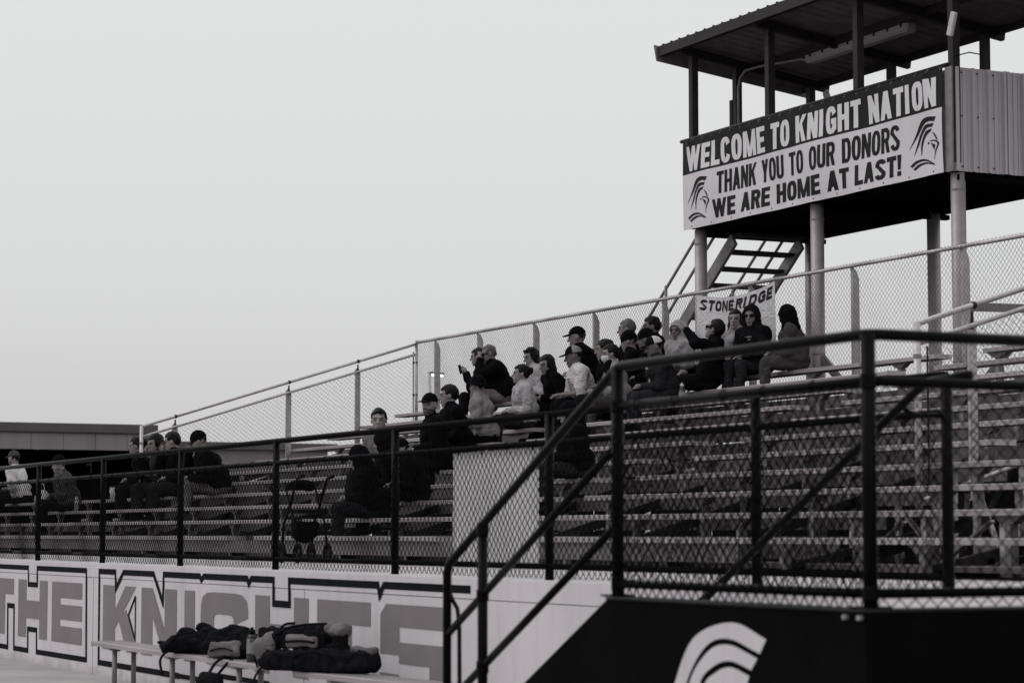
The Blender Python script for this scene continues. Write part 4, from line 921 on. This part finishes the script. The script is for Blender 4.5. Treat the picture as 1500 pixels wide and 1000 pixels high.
    # field
    A = np.array([q[0] for q in prims] + [q[1] for q in prims if q[1] is not None]); lo = A.min(0) - .27; hi = A.max(0) + .27
    lo = np.maximum(lo, (-.75, -.9, fl - .03)); h = .0185; P, l0 = grid(lo, hi, h); shp = P.shape[:3]
    D = None; best = None; lab = np.zeros(shp, np.int8)
    for a, b_, ra, rb, L, R in prims:
        d = d_rc(P, a, b_, ra, rb) if b_ is not None else d_el(P, a, ra, R)
        if D is None: D = d.copy(); best = d; lab[:] = L
        else:
            m_ = d < best; lab[m_] = L; best = np.minimum(best, d); D = smin(D, d, .028)
    sd_ = random.uniform(0, 9)
    wr = fold(P, sd_)
    D = D + .012 * wr * (lab > 0) * (lab < 3)
    V, Q, Vi = nets(D, l0, h)
    vi = np.clip(np.round(Vi).astype(int), 0, np.array(shp) - 1); vl = lab[vi[:, 0], vi[:, 1], vi[:, 2]]
    g = np.stack([gg[vi[:, 0], vi[:, 1], vi[:, 2]] for gg in np.gradient(D)], -1); g /= np.maximum(np.linalg.norm(g, axis=1, keepdims=True), 1e-6)
    # head on a finer grid
    Rh = rotz(-math.radians(hyaw)) @ rotx(math.radians(-hpitch) + l * .35); PH, h0 = grid((-.20, -.26, -.24), (.20, .22, .24), .0085)
    el_ = d_el(PH, (0, .012, .025), (.076, .096, .098)); Hd = smin(el_, d_el(PH, (0, -.022, -.035), (.060, .072, .086)), .02)
    for dd, kk in ((d_el(PH, (0, -.064, -.098), (.030, .028, .024)), .02), (d_rc(PH, (0, -.090, .012), (0, -.112, -.026), .009, .0145), .010), (d_rc(PH, (-.036, -.082, .030), (.036, -.082, .030), .013, .013), .015), (d_el(PH, (0, -.090, -.064), (.026, .012, .011)), .010),
                   (d_el(PH, (.078, .012, -.008), (.008, .018, .028)), .008), (d_el(PH, (-.078, .012, -.008), (.008, .018, .028)), .008), (d_rc(PH, (0, .018, -.07), (0, .03, -.19), .054, .056), .02)):
        Hd = smin(Hd, dd, kk)
    for s in (-1, 1): Hd = np.maximum(Hd, -d_el(PH, (s * .033, -.106, .006), (.019, .018, .012)))
    HV, HQ, HVi = nets(Hd, h0, .0085)
    base = np.array(SK[skin]); c = np.tile(base, (len(HV), 1))
    x, y, z = HV.T; hcol = np.array((.012, .011, .012))
    def paint(msk, col, a): c[msk] = c[msk] * (1 - a) + np.array(col) * a
    fr = y < -.045
    paint(fr & (((np.abs(x) - .033) / .017) ** 2 + ((z - .005) / .0085) ** 2 < 1), (.02, .018, .018), .85)
    paint(fr & (((np.abs(x) - .034) / .022) ** 2 + ((z - .030) / .0065) ** 2 < 1), hcol, .75)
    paint(fr & ((x / .026) ** 2 + ((z + .064) / .009) ** 2 < 1), base * (.55, .42, .45), .7)
    if beard: paint((y < .02) & (z < -.040 - .25 * (np.abs(x) < .03) * (z > -.055) * .0) & ~((np.abs(x) < .022) & (z > -.072) & (z < -.056)) & (z > -.135), hcol, .82)
    HW = (Rh @ HV.T).T * 1.06 + hc
    # body mesh: skin surface, head and fingers
    VV = [V, HW]; QQ = [Q, HQ + len(V)]; CC = [np.tile(base, (len(V), 1)), c]; off = len(V) + len(HW)
    for fp in fing:
        mb = MB(); mb.tube([tuple(q) for q in fp], .0095, 6, cap=False, r1=.0075); fv = np.array(mb.v); VV.append(fv); QQ.append(np.array(mb.f) + off); CC.append(np.tile(base, (len(fv), 1))); off += len(fv)
    CC = np.concatenate(CC); arr_mesh('body', np.concatenate(VV), np.concatenate(QQ), M_SKIN, root, True, cols=np.c_[CC, np.ones(len(CC))])
    def garment(name, L, m, o_):
        fl_ = (vl[Q] == L).sum(1) >= 2; q = Q[fl_]; u, inv = np.unique(q, return_inverse=True)
        if len(u): arr_mesh(name, V[u] + g[u] * o_, inv.reshape(q.shape), m, root, True)
    tn = 'shirt' if 'bare' in extra else 'jacket'
    garment(tn, 1, CL[top], .008); garment('trousers', 2, CL[legs], .007); garment('shoes', 3, M_SHOE, .006)
    # things on the head, in head space
    def hs(name, m, Dd):
        v, q, _ = nets(Dd, h0, .0085); 
        if len(v): arr_mesh(name, (Rh @ v.T).T * 1.06 + hc, q, m, root, True)
    X_, Y_, Z_ = PH[..., 0], PH[..., 1], PH[..., 2]; hm = M_HAIRG if 'greyhair' in extra else M_HAIR
    _h = random.uniform(0, 6); rough = .0035 * np.sin(X_ * 150 + 5 * np.sin(Z_ * 60 + _h)) * np.sin(Y_ * 110 + _h) + .005 * np.sin(X_ * 48 + _h + 2 * np.sin(Y_ * 40)) * np.sin(Z_ * 52 + 2 * _h)
    cap_ = d_el(PH, (0, .015, .030), (.086, .107, .107)) + (.010 if hat in ('cap', 'trucker', 'beanie', 'bucket') else 0); rough = rough * (.35 if hat in ('cap', 'trucker', 'beanie', 'bucket') else 1)
    face = np.maximum(Y_ + .030 + .35 * np.maximum(0, np.abs(X_) - .05), Z_ - .068)
    if hair in ('short', 'long', 'bun', 'pony', 'thin'):
        Dh = np.maximum(cap_ + (.006 if hair == 'thin' else 0), -face)
        thr = np.interp(Y_, (-.1, .025, .045, .075), (.022, .020, -.045, -.062)) if hair in ('short', 'thin', 'bun', 'pony') else -.10 + 0 * Y_
        Dh = np.maximum(Dh, (thr - Z_) * .6)
        if hair == 'long': Dh = smin(Dh, smin(d_rc(PH, (.055, .035, 0), (.075, .02, -.20), .045, .035), smin(d_rc(PH, (-.055, .035, 0), (-.075, .02, -.20), .045, .035), d_rc(PH, (0, .06, -.02), (0, .075, -.20), .06, .055), .03), .03), .02)
        if hair == 'bun': Dh = smin(Dh, d_el(PH, (0, .115, .045), (.05, .05, .05)), .015)
        if hair == 'pony': Dh = smin(Dh, d_rc(PH, (0, .10, .02), (0, .13, -.14), .035, .025), .02)
        hs('hair', hm, Dh + rough)
    hmat = CL[hatmat]
    if hat == 'cap':
        Dc = np.maximum(d_el(PH, (0, .012, .032), (.088, .108, .110)), .042 - Z_)
        hs('cap', hmat, Dc)
        hs('brim', CL['black'] if 'darkbrim' in extra else hmat, np.maximum(np.maximum(d_el(PH, (0, -.105, .052), (.076, .082, .030)), np.abs(Z_ - .050 + (Y_ + .1) * -.18 + 1.6 * X_ * X_) - .0065), Y_ + .055))
    if hat == 'trucker':
        hs('cap', hmat, np.maximum(np.maximum(d_el(PH, (0, .012, .032), (.088, .108, .110)), .042 - Z_), .0 - Y_))
        hs('cap_front', CL['black2'], np.maximum(np.maximum(d_el(PH, (0, .010, .034), (.089, .110, .113)), .042 - Z_), Y_ - .006))
        hs('brim', CL['black2'], np.maximum(np.maximum(d_el(PH, (0, -.105, .052), (.076, .085, .030)), np.abs(Z_ - .050 + (Y_ + .1) * -.18 + 1.6 * X_ * X_) - .0065), Y_ + .055))
    if hat == 'beanie': hs('beanie', hmat, np.maximum(d_el(PH, (0, .012, .035), (.091, .110, .120)), .022 - Z_ + .15 * Y_))
    if hat == 'bucket': hs('bucket_hat', hmat, np.minimum(np.maximum(d_el(PH, (0, .012, .040), (.092, .110, .105)), .03 - Z_), np.maximum(d_el(PH, (0, .012, .028), (.135, .150, .035)), np.abs(Z_ - .034 + .5 * (np.sqrt(X_ ** 2 + Y_ ** 2) - .1)) - .007)))
    if hat == 'hood':
        Dd = smin(d_el(PH, (0, .022, .010), (.112, .125, .135)), d_rc(PH, (0, .045, -.09), (0, .05, -.18), .11, .125), .04)
        Dd = np.maximum(Dd, -d_rc(PH, (0, -.045, -.005), (0, -.30, -.01), .078, .10)); hs('hood', CL[top if 'ownhood' not in extra else hatmat], Dd + .003 * np.sin(Z_ * 70 + X_ * 40))
    if hat == 'headband': hs('headband', CL['black'], np.maximum(d_el(PH, (0, .014, .028), (.086, .106, .106)), np.abs(Z_ - .07 + .35 * Y_) - .016))
    if 'glasses' in extra or 'shades_up' in extra:
        zz = .008 if 'glasses' in extra else .098; yy = -.094 if 'glasses' in extra else -.062
        Dg = np.minimum(d_el(PH, (.034, yy, zz), (.027, .014, .019)), d_el(PH, (-.034, yy, zz), (.027, .014, .019)))
        Dg = np.minimum(Dg, np.minimum(d_rc(PH, (.066, yy + .01, zz + .006), (.082, yy + .10, zz), .008, .008), d_rc(PH, (-.066, yy + .01, zz + .006), (-.082, yy + .10, zz), .008, .008))); hs('sunglasses', M_BLACK, Dg)
    if 'mask' in extra: hs('face_mask', CL['white'], np.maximum(np.maximum(smin(d_el(PH, (0, -.030, -.040), (.070, .084, .078)), d_el(PH, (0, -.09, -.035), (.03, .03, .04)), .02), np.maximum(Z_ + .012, -.105 - Z_)), Y_ + .030))
    if 'lapel' in extra or 'print' in extra or 'vneck' in extra:
        # flat patches lying on the chest
        mk = MB(); y0 = -.150
        f_ = lambda u, v, d: hip + sd * v + np.array((u, 0, 0)) + np.array((0, -math.cos(l), -math.sin(l))) * (.126 * bu * math.sqrt(max(.05, 1 - (u / (.19 * bu)) ** 2)) * (1.0 if v < .42 else .9) + .016 + d)
        pol = []
        if 'print' in extra:
            for k in range(4): pol += [_b(-.09 + .008 * k, .10 - .02 * (k % 2), .40 - .035 * k, .418 - .035 * k)]
            sheet = sheet_print('chest_print', CL['ltgrey'], None, pol, f_, .0, cuts=3); sheet.parent = root
        if 'lapel' in extra:
            pol = [[(-.02, .10), (.03, .10), (.06, .44), (-.06, .44)]]; sheet = sheet_print('undershirt', CL['cream'], None, pol, f_, .0, cuts=4); sheet.parent = root
        if 'vneck' in extra:
            pol = [[(-.05, .20), (-.03, .20), (.10, .46), (.085, .46)], [(.05, .20), (.03, .20), (-.10, .46), (-.085, .46)]]; sheet = sheet_print('strap', CL['black'], None, pol, f_, .0, cuts=4); sheet.parent = root
    return root, sc, Rb, hip, hc
G2 = 'spectators at the low end of the bleachers'
# --- upper group, from the left of the back fence to the press box columns
person(629, 594, 4, 'bearded smiling person in black cap and black jacket beside the fence end post', 12, -48, 2, 10, 'black', 'black2', 'short', 'cap', ('lap', 'lap'), beard=True, skin='b')
person(657, 580, None, 'person with short dark hair in black jacket next to the bearded cap wearer', 5, 22, 0, 16, 'black', 'black2', 'short', None, ('clasp', 'clasp'), skin='b')
person(699, 566, None, 'person in dark bucket hat and pale tan jacket seen from behind', 38, 30, 4, 12, 'tan', 'black2', 'short', 'bucket', ('lap', 'lap'))
a4 = person(700, 523, 10, 'dark haired person in black jacket holding up a phone', 18, 16, 0, 22, 'black', 'black2', 'bun', None, ('phone', 'phone'), skin='b')
person(716, 519, 10, 'person in glasses and black sweater with hand over mouth and khaki trousers', 8, 14, -4, 26, 'black', 'khaki', 'thin', None, ('knee', 'mouth'), 1.16, extra=('glasses', 'greyhair'))
person(763, 548, None, 'open mouthed person with dark hair up, cream cardigan and crossbody strap', 12, 12, 4, 8, 'cream', 'charcoal', 'bun', None, ('lap', 'lap'), 1.06, 'b', extra=('vneck',))
person(778, 523, None, 'person leaning forward in cream jacket with sunglasses pushed up on dark hair', 10, -8, -8, 26, 'cream', 'charcoal', 'long', None, ('clasp', 'clasp'), extra=('shades_up',), skin='b')
person(801, 534, None, 'person with long black hair bent forward in a black top', 5, -10, -4, 30, 'black', 'black2', 'long', None, ('clasp', 'knee'))
person(845, 495, 10, 'person in black cap and black jacket on the top row behind the white shirt', 18, 16, 0, 24, 'black', 'black2', 'short', 'cap', ('clasp', 'clasp'), 1.12)
person(840, 523, None, 'person in pale mesh cap and white printed T-shirt leaning on the knees', 14, 18, -4, 22, 'white', 'black2', 'short', 'trucker', ('knee', 'knee'), 1.12, 'c', hatmat='tan', extra=('bare', 'print'))
person(886, 513, None, 'dark haired person in black glancing left behind the face mask wearer', 20, 18, 0, 12, 'black', 'black2', 'short', None, ('lap', 'lap'))
person(894, 519, None, 'person wearing a white face mask and tan jacket', 10, 12, 0, 14, 'tan', 'brown', 'pony', None, ('clasp', 'clasp'), extra=('mask',), skin='b')
person(918, 483, 10, 'person with close shaved head and black top on the top row', 20, 22, 2, 14, 'black', 'black2', 'thin', None, ('lap', 'lap'), 1.1, 'a', extra=('greyhair',))
person(921, 501, None, 'person in black beanie and black jacket in front of the shaved head', 25, 20, -6, 16, 'black', 'black2', 'short', 'beanie', ('clasp', 'clasp'), 1.1)
person(954, 479, 10, 'person with short dark hair and black top on the top row beside the stair', 10, 12, 0, 12, 'black', 'black2', 'short', None, ('lap', 'lap'), skin='c')
person(946, 498, None, 'person in flat black cap and dark top behind the white mesh cap', 28, 16, -2, 14, 'black', 'black2', 'short', 'beanie', ('lap', 'lap'), skin='c')
person(958, 509, None, 'person in white mesh cap and dark open jacket over a pale shirt', 12, 8, -10, 16, 'charcoal', 'jeans2', 'short', 'trucker', ('clasp', 'clasp'), 1.15, 'c', hatmat='white', extra=('lapel',))
person(992, 484, 10, 'person in light grey hoodie with the hood up looking towards the field', -4, -28, -4, 8, 'ltgrey', 'charcoal', None, 'hood', ('lap', 'lap'), 1.05, 'c')
person(1047, 483, None, 'person in black leaning back with sunglasses and one arm raised', 30, 28, 18, -10, 'black', 'black2', 'short', None, ('lap', 'up'), extra=('glasses',), skin='b')
person(1077, 468, 10, 'smiling person with long dark hair in light grey jacket under STONE RIDGE', -20, -25, 0, 10, 'ltgrey', 'jeans', 'long', None, ('clasp', 'clasp'), skin='b')
person(1100, 463, 10, 'person in black hood, sunglasses and striped print sweater under STONE RIDGE', -12, -30, -2, 14, 'black2', 'jeans2', None, 'hood', ('knee', 'knee'), 1.08, 'a', extra=('glasses', 'print'))
person(1152, 462, 10, 'person in black hood and brown grey jacket turned away next to the column', 30, 45, -4, 14, 'brown', 'brown', None, 'hood', ('clasp', 'clasp'), 1.08, extra=('ownhood',), hatmat='black')
person(832, 606, 3, 'person in black hood and charcoal trousers sitting below the white T-shirt', 5, 12, -8, 14, 'black', 'charcoal', None, 'hood', ('clasp', 'clasp'), 1.15)
person(588, 676, 2, 'broad person in black jacket next to the bulky black jacket and jeans', 10, 24, -12, 25, 'black', 'black2', 'short', 'beanie', ('clasp', 'knee'), 1.3, group=G2)
# --- lower group at the left
person(555, 616, 3, 'person with headband and pale grey vest facing the camera above the walker', -20, -42, 2, 13, 'grey', 'charcoal', 'short', 'headband', ('lap', 'lap'), skin='b', group=G2)
person(560, 648, 2, 'large person in bulky black jacket and jeans seated behind the walker', 14, 30, -10, 21, 'black', 'jeans', None, 'hood', ('knee', 'knee'), 1.40, group=G2)
person(524, 670, 1, 'small person in black hooded coat with clasped hands beside the walker', 15, 20, -10, 21, 'black', 'jeans', None, 'hood', ('clasp', 'clasp'), 1.05, group=G2)
person(291, 648, 3, 'person in black cap and black coat with grey trousers leaning to the side', 12, 20, -10, 29, 'black', 'grey', 'short', 'beanie', ('chin', 'knee'), 1.18, group=G2)
person(252, 640, 3, 'person with dark hair behind the fence post of the far end fence', 8, 20, -4, 19, 'black', 'charcoal', 'short', None, ('chin', 'lap'), skin='b', group=G2)
person(200, 645, 3, 'person in black with dark hair in profile beside the first fence post', 12, 14, 0, 23, 'black', 'black2', 'bun', None, ('clasp', 'clasp'), skin='a', group=G2)
person(228, 650, 3, 'person with long curly dark hair in dark clothes between the fence posts', 5, -8, -6, 19, 'charcoal', 'charcoal', 'long', None, ('cross', 'cross'), skin='a', group=G2)
person(20, 668, 3, 'bearded person with cap and white T-shirt before the long building', 35, 30, 0, 15, 'white', 'black2', 'short', 'cap', ('lap', 'lap'), 1.1, 'a', True, extra=('bare',), group=G2, hatmat='brown')
person(86, 680, 2, 'person in black hat and speckled shirt before the long building', 28, 20, -6, 19, 'pattern', 'black2', 'short', 'cap', ('lap', 'lap'), 1.1, 'a', group=G2)
# phone in the raised hand
rt, sc_, Rb_, hip_, hc_ = a4
pp = np.array(rt.location) + Rb_ @ (np.array((-.02, -.47, .50)) * sc_)
b = MB(); b.bar(tuple(pp + (0, 0, -.04)), tuple(pp + (-.02, -.03, .10)), .075, .010, (0, 1, 0)); tag(b.build('phone', M_BLACK), 'dark phone held up by a spectator in black', 'phone')
# ---- small things on the planks
def on_plank(px, py, n, dy=.12): q = onY(px, py, rowY(n) + dy); return (q.x, rowY(n) + dy, rowZ(n) + .005)
bottle('water_bottle', 'clear water bottle on the plank below the tan jacket', on_plank(714, 640, 4), .25, .036, M_PLASTB, M_WHITE)
bottle('water_bottle', 'clear water bottle on the plank beside the speckled shirt', on_plank(112, 733, 2), .25, .036, M_PLASTB, M_WHITE)
bottle('tumbler', 'tall dark tumbler on the plank beside the white mesh cap', on_plank(999, 560, 8), .26, .042, M_BOTDARK, M_GALV)
def cup(px, py, n, label):
    x, y, z = on_plank(px, py, n); o = empty('paper_cup', (x, y, z), label, 'cup'); b = MB(); b.tube([(x, y, z), (x, y, z + .20)], .040, 14, r1=.052); b.build('cup_wall', M_WHITE, o, True)
    b = MB(); b.tube([(x, y, z + .20), (x, y, z + .212)], .055, 14); b.build('lid', CL['ltgrey'], o, True)
cup(165, 712, 3, 'tall white patterned cup on the low plank before the dark building')
x, y, z = on_plank(62, 728, 2)
o = empty('tote_bag', (x, y, z), 'pale rounded tote bag on the plank between two spectators', 'bag'); solid('shell', CL['cream'], o, [((-.42, -.2, 0), (.42, .2, .5)), E_((0, 0, .2), (.33, .12, .2))], .018, .03, .004)
b = MB(); b.tube([(x - .15, y, z + .36), (x - .1, y, z + .5), (x + .1, y, z + .5), (x + .15, y, z + .36)], .012, 6); b.build('handle', CL['cream'], o)
# ---- wheeled walker
wx = onY(447, 800, 9.35); X0 = wx.x; Y0 = 9.35; z0 = ZF
wk = empty('walker', (X0, Y0, z0), 'black folding four-wheeled walker parked before the front plank', 'walker')
def wheel(x, y):
    b = MB(); R = .095; pts = [(x + R * math.cos(t), y, z0 + R + .012 + R * math.sin(t)) for t in np.linspace(0, 2 * math.pi, 19)]; b.tube(pts, .017, 6, cap=False); w = b.build('wheel', M_RUBBER, wk, True)
    b = MB()
    for k in range(3): t = k * math.pi / 3; b.tube([(x + R * math.cos(t), y, z0 + R + .012 + R * math.sin(t)), (x - R * math.cos(t), y, z0 + R + .012 - R * math.sin(t))], .008, 5)
    b.build('spoke', M_DARKSTEEL, w)
for s in (-1, 1):
    y = Y0 + s * .17; wheel(X0 - .26, y); wheel(X0 + .22, y)
    b = MB(); b.tube([(X0 - .26, y, z0 + .11), (X0 - .2, y, z0 + .42), (X0 - .05, y, z0 + .56), (X0 + .12, y, z0 + .80), (X0 + .2, y, z0 + .9), (X0 + .36, y, z0 + .92)], .015, 8); b.build('side_frame', M_BLACK, wk, True)
    b = MB(); b.tube([(X0 + .22, y, z0 + .11), (X0 + .14, y, z0 + .42), (X0 - .02, y, z0 + .60), (X0 - .18, y, z0 + .86)], .013, 8); b.build('rear_leg', M_BLACK, wk, True)
    b = MB(); b.tube([(X0 + .24, y, z0 + .905), (X0 + .38, y, z0 + .92)], .02, 8); b.build('grip', M_RUBBER, wk, True)
box('seat', M_RUBBER, wk, X0 - .2, X0 + .16, Y0 - .155, Y0 + .155, z0 + .53, z0 + .57)
solid('basket_bag', CL['black'], wk, [((-.4, -.3, .1), (.3, .3, .55)), BX((-.02, 0, .36), (.10, .13, .08), .03), E_((-.04, 0, .29), (.08, .13, .07))], .016, .03, .010)
solid('back_pad', CL['black'], wk, [((-.4, -.3, .7), (.1, .3, 1.05)), BX((-.14, 0, .82), (.06, .15, .04), .03), E_((-.1, 0, .85), (.07, .12, .04))], .016, .03, .010)

# ---- paper litter on the low planks
for px_, py_, n_, lb in ((122, 763, 1, 'crumpled white paper wrapper on the plank below the speckled shirt'), (169, 762, 1, 'crumpled white paper wrapper on the plank below the tall white cup'), (1010, 705, 3, 'crumpled white paper wrapper on an empty plank behind the landing railing')):
    x, y, z = on_plank(px_, py_, n_); o = empty('paper_wrapper', (x, y, z), lb, 'wrapper', 'paper litter on the planks')
    solid('paper', CL['ltgrey'], o, [((-.12, -.1, 0), (.12, .1, .1)), E_((0, 0, .02), (.065, .045, .025)), E_((.04, .02, .03), (.03, .04, .025))], .010, .01, .012)
